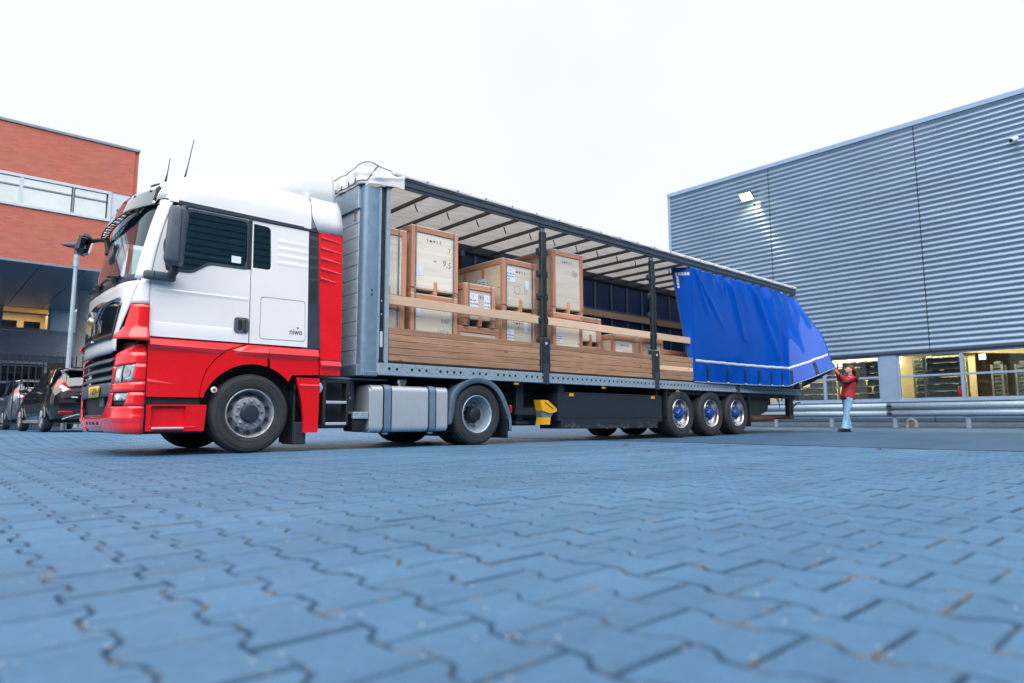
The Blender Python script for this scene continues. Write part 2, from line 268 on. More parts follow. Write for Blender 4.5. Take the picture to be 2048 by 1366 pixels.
# ------------------------------------------------------------------ geometry helpers
def lerp(a, b, t): return a+(b-a)*t
def itp(z, tab):
    if z <= tab[0][0]: return tab[0][1]
    for (a, va), (b, vb) in zip(tab, tab[1:]):
        if z <= b: return lerp(va, vb, (z-a)/(b-a))
    return tab[-1][1]
class G:
    """collects faces in world (or thing-local) coordinates"""
    def __init__(s): s.v = []; s.f = []
    def add(s, vs, fs):
        o = len(s.v); s.v += [tuple(v) for v in vs]; s.f += [tuple(i+o for i in f) for f in fs]; return s
    def box(s, x0, x1, y0, y1, z0, z1, b=0, seg=1):
        if x0 > x1: x0, x1 = x1, x0
        if y0 > y1: y0, y1 = y1, y0
        if z0 > z1: z0, z1 = z1, z0
        vs = [(x0, y0, z0), (x1, y0, z0), (x1, y1, z0), (x0, y1, z0), (x0, y0, z1), (x1, y0, z1), (x1, y1, z1), (x0, y1, z1)]
        fs = [(0, 3, 2, 1), (4, 5, 6, 7), (0, 1, 5, 4), (1, 2, 6, 5), (2, 3, 7, 6), (3, 0, 4, 7)]
        if b:
            bm = bmesh.new(); bv = [bm.verts.new(v) for v in vs]
            for f in fs: bm.faces.new([bv[i] for i in f])
            bmesh.ops.bevel(bm, geom=list(bm.edges), offset=b, segments=seg, profile=.5, affect='EDGES')
            bm.verts.index_update(); vs = [tuple(v.co) for v in bm.verts]; fs = [tuple(v.index for v in f.verts) for f in bm.faces]; bm.free()
        return s.add(vs, fs)
    def obox(s, c, dx, dy, dz, ax, ay=None, b=0):
        """box of size dx,dy,dz centred c with local x along ax"""
        ax = Vector(ax).normalized(); ay = Vector(ay) if ay else Vector((0, 0, 1)).cross(ax)
        if ay.length < 1e-4: ay = Vector((0, 1, 0))
        ay = (ay-ax*ay.dot(ax)).normalized(); az = ax.cross(ay); g = G().box(-dx/2, dx/2, -dy/2, dy/2, -dz/2, dz/2, b)
        return s.add([Vector(c)+ax*v[0]+ay*v[1]+az*v[2] for v in g.v], g.f)
    def prism(s, pts, axis, a, b):
        """polygon pts (2D) extruded along axis 'x','y','z' from a to b"""
        def P(p, t): return {'x': (t, p[0], p[1]), 'y': (p[0], t, p[1]), 'z': (p[0], p[1], t)}[axis]
        n = len(pts); vs = [P(p, a) for p in pts]+[P(p, b) for p in pts]
        fs = [tuple(range(n)), tuple(range(2*n-1, n-1, -1))]+[(i, i+n, (i+1) % n+n, (i+1) % n) for i in range(n)]
        return s.add(vs, fs)
    def tube(s, pts, r, n=8, cap=True):
        pts = [Vector(p) for p in pts]; rs = r if isinstance(r, (list, tuple)) else [r]*len(pts); vs = []; fs = []
        t0 = (pts[1]-pts[0]).normalized(); nn = t0.orthogonal().normalized()
        for i, p in enumerate(pts):
            t = (pts[min(i+1, len(pts)-1)]-pts[max(i-1, 0)]).normalized(); nn = (nn-t*nn.dot(t)).normalized(); bb = t.cross(nn)
            for k in range(n): a = 2*math.pi*k/n; vs.append(p+(nn*math.cos(a)+bb*math.sin(a))*rs[i])
        for i in range(len(pts)-1):
            for k in range(n): fs.append((i*n+k, i*n+(k+1) % n, (i+1)*n+(k+1) % n, (i+1)*n+k))
        if cap: fs += [tuple(range(n))[::-1], tuple((len(pts)-1)*n+k for k in range(n))]
        return s.add(vs, fs)
    def lathe(s, prof, c, axis='y', n=40, sgn=1):
        """prof: (radius, offset along axis)"""
        vs = []; fs = []
        for r, h in prof:
            for k in range(n):
                a = 2*math.pi*k/n; u, v = r*math.cos(a), r*math.sin(a)
                vs.append({'y': (c[0]+u, c[1]+h*sgn, c[2]+v), 'x': (c[0]+h*sgn, c[1]+u, c[2]+v), 'z': (c[0]+u, c[1]+v, c[2]+h*sgn)}[axis])
        for i in range(len(prof)-1):
            for k in range(n): fs.append((i*n+k, i*n+(k+1) % n, (i+1)*n+(k+1) % n, (i+1)*n+k))
        return s.add(vs, fs)
    def disc(s, c, r, axis='y', n=16, h=.01):
        """short capped cylinder, from c along -axis by h"""
        return s.lathe([(1e-4, -h), (r*.86, -h), (r, -h*.7), (r, 0), (1e-4, 0)], c, axis, n)
    def grid(s, fn, nu, nv, closed=False):
        vs = [fn(i/nu, j/nv) for j in range(nv+1) for i in range(nu+(0 if closed else 1))]; m = nu+(0 if closed else 1)
        fs = [(j*m+i, j*m+(i+1) % m, (j+1)*m+(i+1) % m, (j+1)*m+i) for j in range(nv) for i in range(nu)]
        return s.add(vs, fs)
    def plate(s, outer, holes, fn, t=.03):
        """flat panel with holes: 2D loops mapped by fn(a,b,depth); front at depth 0, rim walls back to depth t"""
        bm = bmesh.new(); es = []; loops = []
        for lp in [outer]+list(holes):
            vs = [bm.verts.new((p[0], p[1], 0)) for p in lp]; loops.append(vs); es += [bm.edges.new((vs[i], vs[(i+1) % len(vs)])) for i in range(len(vs))]
        bmesh.ops.triangle_fill(bm, use_beauty=True, edges=es, normal=(0, 0, 1))
        bm.verts.index_update(); base = [tuple(v.co) for v in bm.verts]; fs = [tuple(v.index for v in f.verts) for f in bm.faces]; n = len(base)
        vs = [fn(p[0], p[1], 0) for p in base]+[fn(p[0], p[1], t) for p in base]
        for lp in loops:
            for i in range(len(lp)): a, b = lp[i].index, lp[(i+1) % len(lp)].index; fs.append((a, b, b+n, a+n))
        bm.free(); return s.add(vs, fs)
    def solid(s, t=None):
        return s
ORG = {}
def parts_of(g):
    """split a collector into its separate pieces"""
    p = list(range(len(g.v)))
    def find(i):
        while p[i] != i: p[i] = p[p[i]]; i = p[i]
        return i
    for f in g.f:
        for i in f[1:]:
            a, b = find(f[0]), find(i)
            if a != b: p[a] = b
    grp = {}
    for f in g.f: grp.setdefault(find(f[0]), []).append(f)
    out = []
    for fs in grp.values():
        ids = sorted({i for f in fs for i in f}); mp = {j: k for k, j in enumerate(ids)}; out.append(G().add([g.v[i] for i in ids], [tuple(mp[i] for i in f) for f in fs]))
    return out
def objs(name, g, m, parent, **kw):
    return [obj(name, q, m, parent, **kw) for q in parts_of(g)]
def obj(name, g, m, parent=None, smooth=True, ang=32, fix=True, label=None, kind=None, thick=0):
    o0 = ORG[parent] if parent is not None else Vector((0, 0, 0))
    me = bpy.data.meshes.new(name); me.from_pydata([tuple(Vector(v)-o0) for v in g.v], [], g.f)
    if fix or thick:
        bm = bmesh.new(); bm.from_mesh(me); bmesh.ops.remove_doubles(bm, verts=bm.verts, dist=1e-5)
        bmesh.ops.recalc_face_normals(bm, faces=bm.faces); bm.to_mesh(me); bm.free()
    if smooth:
        me.shade_smooth(); me.set_sharp_from_angle(angle=math.radians(ang))
    me.materials.append(MATS[m]); o = bpy.data.objects.new(name, me); COL.objects.link(o)
    if parent is not None: o.parent = parent
    ORG[o] = o0
    if thick:
        sm = o.modifiers.new('thickness', 'SOLIDIFY'); sm.thickness = thick; sm.offset = 0
    if label: o['label'] = label
    if kind: o['kind'] = kind
    return o
def thing(name, label, cat, loc, rz=0, group=None, local=False):
    o = bpy.data.objects.new(name, None); o.empty_display_size = .2; COL.objects.link(o); o.location = loc; o.rotation_euler = (0, 0, rz)
    o['label'] = label; o['category'] = cat
    if group: o['group'] = group
    ORG[o] = Vector((0, 0, 0)) if local else Vector(loc)
    return o
def tag(o, label, cat, group=None):
    o['label'] = label; o['category'] = cat
    if group: o['group'] = group
    return o
def inst(src, parent, loc, name=None, rot=None, sc=None):
    """another piece sharing src's mesh; loc relative to parent's origin"""
    c = src.copy(); COL.objects.link(c); c.parent = parent; c.location = loc; ORG[c] = ORG[parent]
    if rot: c.rotation_euler = rot
    if sc: c.scale = sc
    return c
def copy_tree(o, parent=None):
    c = o.copy(); COL.objects.link(c); ORG[c] = ORG[o]
    if parent is not None: c.parent = parent
    for ch in [x for x in list(bpy.data.objects) if x.parent == o]: copy_tree(ch, c)
    return c
def rpoly(pts, r, seg=5):
    """round the corners of a polygon; r single or per-corner"""
    out = []; n = len(pts)
    for i in range(n):
        p = Vector(pts[i]).to_2d() if len(pts[i]) > 2 else Vector(pts[i]); a = Vector(pts[i-1]); b = Vector(pts[(i+1) % n]); rr = r[i] if isinstance(r, (list, tuple)) else r
        if rr <= 0: out.append(tuple(p)); continue
        da = (a-p); db = (b-p); q = min(rr, da.length*.45, db.length*.45); A = p+da.normalized()*q; B = p+db.normalized()*q
        for k in range(seg+1): t = k/seg; out.append(tuple(A*(1-t)**2+p*2*t*(1-t)+B*t*t))
    return out
def text(name, s, m, parent, fn, size, depth=.004, align='CENTER', res=3, bold=0, squeeze=1):
    """lettering as real geometry; fn(a,b,d) maps text plane to the place"""
    cu = bpy.data.curves.new('t', 'FONT'); cu.body = s; cu.size = size; cu.align_x = align; cu.align_y = 'CENTER'; cu.resolution_u = res; cu.offset = bold
    o = bpy.data.objects.new('t', cu); COL.objects.link(o); dg = bpy.context.evaluated_depsgraph_get()
    me = bpy.data.meshes.new_from_object(o.evaluated_get(dg)); g = G().add([fn(v.co.x*squeeze, v.co.y, 0) for v in me.vertices], [tuple(p.vertices) for p in me.polygons])
    bpy.data.objects.remove(o); bpy.data.meshes.remove(me)
    return obj(name, g, m, parent, smooth=False, fix=False)
def fuse(gs, voxel, smooth_it=2):
    """melt overlapping closed shapes into one continuous skin"""
    g = G()
    for q in gs: g.add(q.v, q.f)
    me = bpy.data.meshes.new('f'); me.from_pydata(g.v, [], g.f); bm = bmesh.new(); bm.from_mesh(me); bmesh.ops.recalc_face_normals(bm, faces=bm.faces); bm.to_mesh(me); bm.free()
    o = bpy.data.objects.new('f', me); COL.objects.link(o); r = o.modifiers.new('r', 'REMESH'); r.mode = 'VOXEL'; r.voxel_size = voxel
    s = o.modifiers.new('s', 'SMOOTH'); s.iterations = smooth_it; s.factor = .5
    dg = bpy.context.evaluated_depsgraph_get(); m2 = bpy.data.meshes.new_from_object(o.evaluated_get(dg))
    out = G().add([tuple(v.co) for v in m2.vertices], [tuple(p.vertices) for p in m2.polygons]); bpy.data.objects.remove(o); bpy.data.meshes.remove(m2); return out
def ell(c, r, n=12, m=8):
    """closed ellipsoid"""
    g = G(); vs = [(c[0], c[1], c[2]-r[2])]
    for j in range(1, m):
        t = math.pi*j/m-math.pi/2
        for k in range(n): a = 2*math.pi*k/n; vs.append((c[0]+r[0]*math.cos(t)*math.cos(a), c[1]+r[1]*math.cos(t)*math.sin(a), c[2]+r[2]*math.sin(t)))
    vs.append((c[0], c[1], c[2]+r[2])); fs = [(0, 1+(k+1) % n, 1+k) for k in range(n)]; top = len(vs)-1; b = 1+(m-2)*n
    for j in range(m-2):
        for k in range(n): fs.append((1+j*n+k, 1+j*n+(k+1) % n, 1+(j+1)*n+(k+1) % n, 1+(j+1)*n+k))
    fs += [(b+k, b+(k+1) % n, top) for k in range(n)]
    return g.add(vs, fs)
def smooth01(t): t = max(0, min(1, t)); return t*t*(3-2*t)
def gz(x, y):
    """lie of the yard: level where the lorry stands, rising gently to the shed and to the car park"""
    return max(0, min(x-13, 14))*.0105+.15*smooth01((y-13)/4.5)*(1-smooth01((x-8)/6))

# ------------------------------------------------------------------ ground
def ground():
    def axis(lo, hi, inner):
        v = [lo, lo*.5, lo*.25]+inner+[hi*.25, hi*.5, hi]; return sorted(set(v))
    xs = axis(-900, 1200, [i*1.0 for i in range(-40, 61)]); ys = axis(-900, 1200, [i*1.0 for i in range(-40, 81)])
    g = G(); g.add([(x, y, gz(x, y)-.0095) for y in ys for x in xs], [(j*len(xs)+i, j*len(xs)+i+1, (j+1)*len(xs)+i+1, (j+1)*len(xs)+i) for j in range(len(ys)-1) for i in range(len(xs)-1)])
    gr = obj('ground', g, 'joint', None, smooth=True, ang=60, fix=False); gr['kind'] = 'structure'
    # asphalt lane in front of the shed
    xs = [10.25]+[11+i for i in range(0, 30)]; ys = [-40+i*1.0 for i in range(0, 100)]
    g = G().add([(x, y, gz(x, y)-.003) for y in ys for x in xs], [(j*len(xs)+i, j*len(xs)+i+1, (j+1)*len(xs)+i+1, (j+1)*len(xs)+i) for j in range(len(ys)-1) for i in range(len(xs)-1)])
    a = obj('asphalt_lane', g, 'asphalt', None, smooth=True, ang=60, fix=False); a['kind'] = 'structure'
    # car park and road paving too far or too flat to tell the stones apart
    xs = [-900, -400, -200, -100, -60]+[-40+i*2 for i in range(0, 26)]+[10.2]; ys = [21.0+i*2 for i in range(0, 30)]+[120, 200, 400, 900]
    g = G().add([(x, y, gz(x, y)-.002) for y in ys for x in xs], [(j*len(xs)+i, j*len(xs)+i+1, (j+1)*len(xs)+i+1, (j+1)*len(xs)+i) for j in range(len(ys)-1) for i in range(len(xs)-1)])
    a = obj('far_paving', g, 'paver', None, smooth=True, ang=60, fix=False); a['kind'] = 'structure'
    # steel drain line between the pavers and the asphalt
    g = G(); g.prism([(10.20, -.02), (10.26, -.02), (10.26, .001), (10.20, .001)], 'y', -20, 12)
    d = obj('drain_edge', g, 'dark_gap', None, smooth=False); d['kind'] = 'structure'
    # bone-shaped concrete pavers
    PX, QY = .1957, .2590; X0, Y0 = .31, .857
    hx, hy, j, am, ch = PX/2, QY/2, .0034, .0185, .0055
    def outline(ins, z):
        e = hy*.37; f = hy*.66; wi = hx+am-j-ins; na = hx-am-j-ins; yy = hy-j-ins; mi = hx-j*1.35-ins; q = hy*.06
        p = [(wi, -yy), (wi, -f-q), (lerp(wi, mi, .25), -f+q), (lerp(na, mi, .25), -e-q*.6), (na, -e+q), (na, e-q), (lerp(na, mi, .25), e+q*.6), (lerp(wi, mi, .25), f-q), (wi, f+q), (wi, yy)]
        p = p+[(-x, y) for x, y in reversed(p)]
        return [(x, y, z) for x, y in p]
    # shoulders sit next to the neighbours' waists: half of every stone is shifted by half a length
    o0, o1, o2 = outline(0, -.03), outline(0, -ch*.7), outline(ch, 0); n = len(o0)
    top = [tuple(range(2*n, 3*n))]; ring = [(n+i, n+(i+1) % n, 2*n+(i+1) % n, 2*n+i) for i in range(n)]; wall = [(i, (i+1) % n, n+(i+1) % n, n+i) for i in range(n)]
    me = G().add(o0+o1+o2, top+ring+wall)
    spots = []
    for a in range(-30, 51):
        x = X0+PX*(a+.5)
        if x+hx+am > 10.2 or x < -5: continue
        for b in range(-30, 82):
            y = Y0+QY*(b+.5)+(QY/2 if a % 2 else 0)
            q = Vector((x, y, 0)); dep = q.x*fw.x+q.y*fw.y; lat = q.x*rt.x+q.y*rt.y
            if y > 21 or dep < -1.5 or abs(lat) > max(dep, 0)*.95+3.2: continue
            spots.append((x, y, dep, lat))
    f = 659
    def shown(s):
        x, y, dep, lat = s
        if dep < .5: return 0
        px = 512+f*lat/dep; py = 420+f*CAMZ/dep
        if px < -40 or px > 1064 or py > 700: return 0
        vis = min(1, max(0, (683-py)/30+.5))
        return 1/dep**3*vis
    spots.sort(key=shown, reverse=True)
    src = None; big = G()
    for i, (x, y, dep, lat) in enumerate(spots):
        dz = R_.uniform(-.0022, .0018); tx, ty = R_.uniform(-.008, .008), R_.uniform(-.008, .008)
        if i < 298:
            if src is None:
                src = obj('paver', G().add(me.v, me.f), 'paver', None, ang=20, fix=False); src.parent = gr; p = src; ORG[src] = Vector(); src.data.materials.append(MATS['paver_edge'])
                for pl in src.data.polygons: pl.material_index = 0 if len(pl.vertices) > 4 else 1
            else: p = inst(src, gr, (0, 0, 0))
            p.location = (x, y, gz(x, y)+dz); p.rotation_euler = (tx, ty, R_.uniform(-.008, .008))
        else:
            z = gz(x, y)+dz; sl = 0 if y < 13 else (gz(x, y+.1)-gz(x, y-.1))/.2
            big.add([(x+v[0], y+v[1], z+v[2]+v[0]*ty+v[1]*(tx+sl)) for v in me.v[n:]], [tuple(k-n for k in q) for q in top+ring])
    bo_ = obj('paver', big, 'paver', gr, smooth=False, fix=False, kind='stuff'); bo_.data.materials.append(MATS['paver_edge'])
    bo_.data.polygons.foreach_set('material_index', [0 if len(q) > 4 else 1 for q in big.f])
    # grit and crumbs of sand lying in and on the joints
    g = G(); r = random.Random(3)
    for k in range(1500):
        t = r.random()**1.7; dep = .8+t*7; lat = r.uniform(-.85, .85)*dep; x = fw.x*dep+rt.x*lat; y = fw.y*dep+rt.y*lat
        if x > 10 or y > 8.2: continue
        if k % 3: x = X0+PX*round((x-X0)/PX)+r.uniform(-.02, .02)
        s = r.uniform(.0012, .0042); e = ell((x, y, gz(x, y)+s*.4-(.006 if k % 3 else 0)), (s*1.3, s*r.uniform(.8, 1.3), s*.6), 5, 4); g.add(e.v, e.f)
    obj('sand_grit', g, 'concrete', gr, fix=False, kind='stuff')
    return gr
GROUND = ground()

# ------------------------------------------------------------------ corrugated shed on the right
SX = 25.0
def shed():
    t = thing('warehouse', 'grey warehouse with horizontal corrugated cladding and a band of lit windows', 'warehouse', (SX, 4, .12))
    YR, YL = -22.0, 16.70; ZB, ZT = 2.64, 10.47; pitch = .1838
    seams = [YR, -8.95, -3.70, 1.55, 6.80, 12.05, YL]
    def sheet(z0, z1, pt):
        """one profile line bottom to top: trapezoid waves standing proud"""
        pr = []; k = 0; z = z0
        while z < z1-1e-4:
            for fz, d in ((0, .0), (.04, .003), (.36, .050), (.44, .056), (.58, .054), (.70, .044), (.94, .004)):
                q = z+fz*pt
                if q < z1: pr.append((q, d))
            z += pt
        pr.append((z1, 0)); return pr
    pr = sheet(ZB, ZT, pitch); low = sheet(.30, .86, .28)
    for a, b in zip(seams, seams[1:]):
        for nm, q in (('cladding_panel', pr), ('cladding_panel', low)):
            g = G(); m = len(q); vs = [(SX-d, a+.012, z) for z, d in q]+[(SX-d, b-.012, z) for z, d in q]
            g.add(vs, [(i, i+1, m+i+1, m+i) for i in range(m-1)]); obj(nm, g, 'clad', t, ang=24, fix=False)
        g = G().box(SX-.012, SX+.02, b-.022, b+.022, ZB, ZT); obj('seam_strip', g, 'dark_gap', t, smooth=False) if b < YL-1 else None
        if b < YL-1: obj('seam_strip', G().box(SX-.012, SX+.02, b-.018, b+.018, .30, .86), 'dark_gap', t, smooth=False)
    obj('roof_fascia', G().box(SX-.10, SX+.25, YR, YL+.14, ZT, ZT+.17, .006), 'clad_trim', t)
    obj('corner_trim', G().box(SX-.075, SX+.20, YL, YL+.13, .25, ZT-.003, .006), 'clad_trim', t)
    obj('side_wall', G().box(SX+.2, SX+40, YL-.02, YL+.08, .2, ZT-.01), 'clad', t)
    obj('upper_wall', G().box(SX+.012, SX+.30, YR, YL-.03, ZB+.02, ZT-.004), 'dark_gap', t, smooth=False)
    obj('roof', G().box(SX+.25, SX+40, YR, YL, ZT-.1, ZT+.05), 'slat_grey', t)
    obj('base_wall', G().box(SX+.012, SX+.30, YR, YL-.03, .16, .955), 'dark_gap', t, smooth=False)
    obj('plinth', G().box(SX-.05, SX+.011, YR, YL+.05, .12, .27, .01), 'slat_grey', t)
    obj('drip_flashing', G().box(SX-.075, SX+.28, YR, YL-.03, ZB-.055, ZB-.006), 'dark_gap', t, smooth=False)
    # window band
    obj('window_sill', G().box(SX-.09, SX+.10, YR, YL-.03, .955, 1.02, .008), 'frame_blue', t)
    piers = [(7.84, 8.37), (-1.2, -.67)]
    spans = [(8.37, 15.9, [10.30, 11.88, 13.5]), (-.67, 7.84, [5.95, 4.1, 2.3, .8]), (YR, -1.2, [-4.5, -8, -12])]
    for a, b in piers: obj('pier_panel', G().box(SX-.045, SX+.10, a, b, 1.022, ZB-.057, .006), 'clad_trim', t)
    for a, b, mul in spans:
        f = G(); f.box(SX-.02, SX+.08, a+.002, b-.002, 1.022, 1.085, .004); f.box(SX-.02, SX+.08, a+.002, b-.002, ZB-.115, ZB-.058, .004)
        f.box(SX-.02, SX+.08, a+.002, a+.07, 1.087, ZB-.117, .004); f.box(SX-.02, SX+.08, b-.07, b-.002, 1.087, ZB-.117, .004)
        wf = obj('window', f, 'frame_blue', t)
        ed = [a+.07]+sorted(mul)+[b-.07]
        for m in mul: obj('mullion', G().box(SX-.028, SX+.085, m-.045, m+.045, 1.088, ZB-.118, .004), 'frame_blue', wf)
        for p, q in zip(ed, ed[1:]):
            p2 = p+(.046 if p in mul else .001); q2 = q-(.046 if q in mul else .001)
            obj('transom', G().box(SX-.024, SX+.08, p2, q2, 1.80, 1.865, .004), 'frame_blue', wf)
            obj('pane', G().add([(SX+.03, p2, 1.088), (SX+.03, q2, 1.088), (SX+.03, q2, 1.798), (SX+.03, p2, 1.798)], [(0, 1, 2, 3)]), 'shed_glass', wf, smooth=False)
            obj('pane', G().add([(SX+.03, p2, 1.867), (SX+.03, q2, 1.867), (SX+.03, q2, ZB-.118), (SX+.03, p2, ZB-.118)], [(0, 1, 2, 3)]), 'shed_glass', wf, smooth=False)
    # the hall behind the glass
    obj('partition', G().box(SX+2.3, SX+2.36, 6.1, YL-.3, .25, 3.4), 'cream', t, smooth=False)
    for z in (2.47, 2.62): obj('tube_light', G().box(SX+2.2, SX+2.28, 8.4, 14.5, z, z+.035, .005), 'tube_light', t)
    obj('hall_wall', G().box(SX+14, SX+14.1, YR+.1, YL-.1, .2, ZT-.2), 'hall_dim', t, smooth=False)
    obj('hall_floor', G().box(SX+.32, SX+14, YR+.1, YL-.1, .2, .25), 'floor_in', t, smooth=False)
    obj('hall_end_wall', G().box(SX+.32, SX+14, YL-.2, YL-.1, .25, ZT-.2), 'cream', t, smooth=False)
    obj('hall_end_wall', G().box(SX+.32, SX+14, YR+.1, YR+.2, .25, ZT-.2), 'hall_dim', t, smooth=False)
    for k, (x, z) in enumerate(((SX+1.35, 3.05), (SX+3.6, 3.2), (SX+6.5, 4.2))):
        for y in (13.6, 11.3, 9.2, 7.2, 5.2, 3.0, .6, -3):
            tl = obj('tube_light', G().box(x-.06, x+.06, y-.75, y+.75, z, z+.05, .01), 'tube_light', t)
        if k < 2:
            for y in (11.5, 6.5, 1.5):
                ld = bpy.data.lights.new('hall_light', 'AREA'); lo = bpy.data.objects.new('hall_light', ld); COL.objects.link(lo); lo.parent = t
                lo.location = Vector((x, y, z-.03))-ORG[t]; ld.shape = 'RECTANGLE'; ld.size = .3; ld.size_y = 4.6; ld.energy = 85; ld.color = (1, .80, .46)
    # timber beam with a lit exit sign seen through the right-hand panes
    obj('roof_beam', G().obox((SX+2.6, 5.0, 2.72), 6.6, .22, .26, (.35, -1, -.07)), 'cream', t)
    ex = obj('exit_sign', G().box(SX+.60, SX+.64, 5.42, 5.60, 2.30, 2.48, .004), 'exit_green', t)
    g = G().box(SX+.594, SX+.60, 5.50, 5.53, 2.34, 2.42).box(SX+.594, SX+.60, 5.45, 5.58, 2.37, 2.385); obj('pictogram', g, 'panel_white', ex, smooth=False)
    return t
SHED = shed()
def rear_shed():
    # the long dark shed behind the photographer, seen only as stripes in the lorry's glass and paint
    y = -15.0; t = thing('dark_warehouse', 'dark corrugated warehouse facing the lorry across the yard, seen in its side window', 'warehouse', (10, y, 0))
    n = 40; pr = []
    for k in range(n): z = .4+k*.33; pr += [(z, 0), (z+.06, .05), (z+.20, .06), (z+.26, .0)]
    m = len(pr)
    for a in range(-5, 8):
        x0 = a*6.0; g = G().add([(x0+.01, y+d, z) for z, d in pr]+[(x0+5.99, y+d, z) for z, d in pr], [(i, i+1, m+i+1, m+i) for i in range(m-1)]); obj('cladding_panel', g, 'shed_dark', t, smooth=False, fix=False)
    obj('roof', G().box(-30, 48, y-30, y-.05, 0, 13.5), 'shed_dark', t, smooth=False)
rear_shed()
def rack(y0, y1, x, label, z1=2.5, dense=True):
    t = thing('storage_rack', label, 'storage rack', (x, (y0+y1)/2, .25), group='racks of small parts bins inside the lit hall')
    up_ = G()
    for y in (y0, y1):
        for xx in (x, x+.5): up_.box(xx-.025, xx+.025, y-.03, y+.03, .25, z1)
    objs('upright', up_, 'rack_steel', t, smooth=False)
    n = 8; src = None; bsrc = None
    for i in range(n):
        z = .62+i*.245
        if z > z1-.1: break
        g = G().box(x-.01, x+.5, y0, y1, z, z+.028)
        obj('shelf', g, 'rack_steel', t, smooth=False)
        y = y0+.04
        while y < y1-.15:
            wd = .15+R_.random()*.05; h = R_.choice((.17, .18, .19, .195))
            if R_.random() < (.97 if dense else .8):
                q = G().prism([(x+.0, z+.03), (x+.42, z+.03), (x+.42, z+.03+h), (x+.10, z+.03+h), (x-.02, z+.03+h*.62)], 'y', y, y+wd-.012)
                obj('bin', q, 'bin_grey', t, smooth=False)
            y += wd
    return t
rack(8.6, 10.2, SX+1.0, 'rack of dark bins behind the window right of the woman')
rack(10.4, 12.6, SX+1.0, 'rack of dark bins behind the window left of the woman')
rack(6.15, 7.30, SX+1.0, 'rack of dark bins behind the second window beside the red extinguisher')
rack(7.38, 7.80, SX+1.6, 'narrow bin rack at the left edge of the second window, next to the pier')
for i, y in enumerate((5.55, 4.95, 4.35, 3.75)):
    rack(y-.28, y, SX+1.9+i*.3, ['narrow bin rack under the lit green exit sign', 'second narrow bin rack right of the exit sign', 'third narrow bin rack right of the exit sign', 'narrow bin rack at the right edge of the photo'][i], 2.2)
def extinguisher():
    x, y = SX+.55, 5.86+.28
    t = thing('fire_extinguisher', 'red fire extinguisher standing inside the second lit window', 'fire extinguisher', (x, y, 1.02))
    obj('cylinder_body', G().lathe([(1e-3, 0), (.10, 0), (.11, .03), (.11, .36), (.08, .43), (.03, .46), (1e-3, .46)], (x, y, 1.03), 'z', 16), 'red_paint', t)
    g = G().box(x-.05, x+.02, y-.015, y+.015, 1.49, 1.55, .005); g.tube([(x, y+.02, 1.52), (x-.02, y+.12, 1.45), (x-.02, y+.13, 1.25)], .012, 6); objs('hose', g, 'black', t)
    obj('stand', G().box(x-.14, x+.14, y-.14, y+.14, .25, 1.028), 'rack_steel', t, smooth=False)
extinguisher()
def wall_lamp():
    x, y, z = SX-.05, 12.83, 9.40
    t = thing('wall_lamp', 'lit floodlight mounted high on the corrugated wall', 'wall lamp', (x, y, z))
    obj('bracket', G().box(x-.28, x+.05, y-.03, y+.03, z+.10, z+.16, .005), 'dark_plastic', t)
    obj('housing', G().obox((x-.32, y, z+.075), .38, .50, .07, (1, 0, -.75), b=.02), 'dark_plastic', t)
    obj('lamp_glass', G().obox((x-.36, y, z+.02), .34, .46, .05, (1, 0, -.75), b=.01), 'flood', t)
    ld = bpy.data.lights.new('floodlight', 'SPOT'); lo = bpy.data.objects.new('floodlight', ld); COL.objects.link(lo); lo.parent = t; lo.location = (-.42, 0, -.06)
    ld.energy = 40; ld.color = (1, .88, .45); ld.spot_size = math.radians(150); ld.spot_blend = .6; ld.shadow_soft_size = .12
    lo.rotation_euler = Vector((-.10, .28, 1)).to_track_quat('Z', 'Y').to_euler()
wall_lamp()
def camera_unit(y, z, label):
    x = SX-.05
    t = thing('security_camera', label, 'security camera', (x, y, z))
    obj('arm', G().tube([(x+.05, y, z+.07), (x-.08, y, z+.06), (x-.13, y, z)], .028, 8), 'lamp_white', t)
    d = Vector((-.85, .35, -.35)).normalized(); c = Vector((x-.18, y, z))
    obj('camera_body', G().tube([c-d*.14, c-d*.13, c+d*.15, c+d*.16], [.05, .072, .078, .07], 14), 'lamp_white', t)
    obj('camera_lens', G().tube([c+d*.155, c+d*.168], [.062, .060], 14), 'black_gloss', t)
camera_unit(12.46, 9.08, 'white bullet camera just right of the lit floodlight')
camera_unit(4.02, 9.02, 'white bullet camera at the right edge, high on the wall')
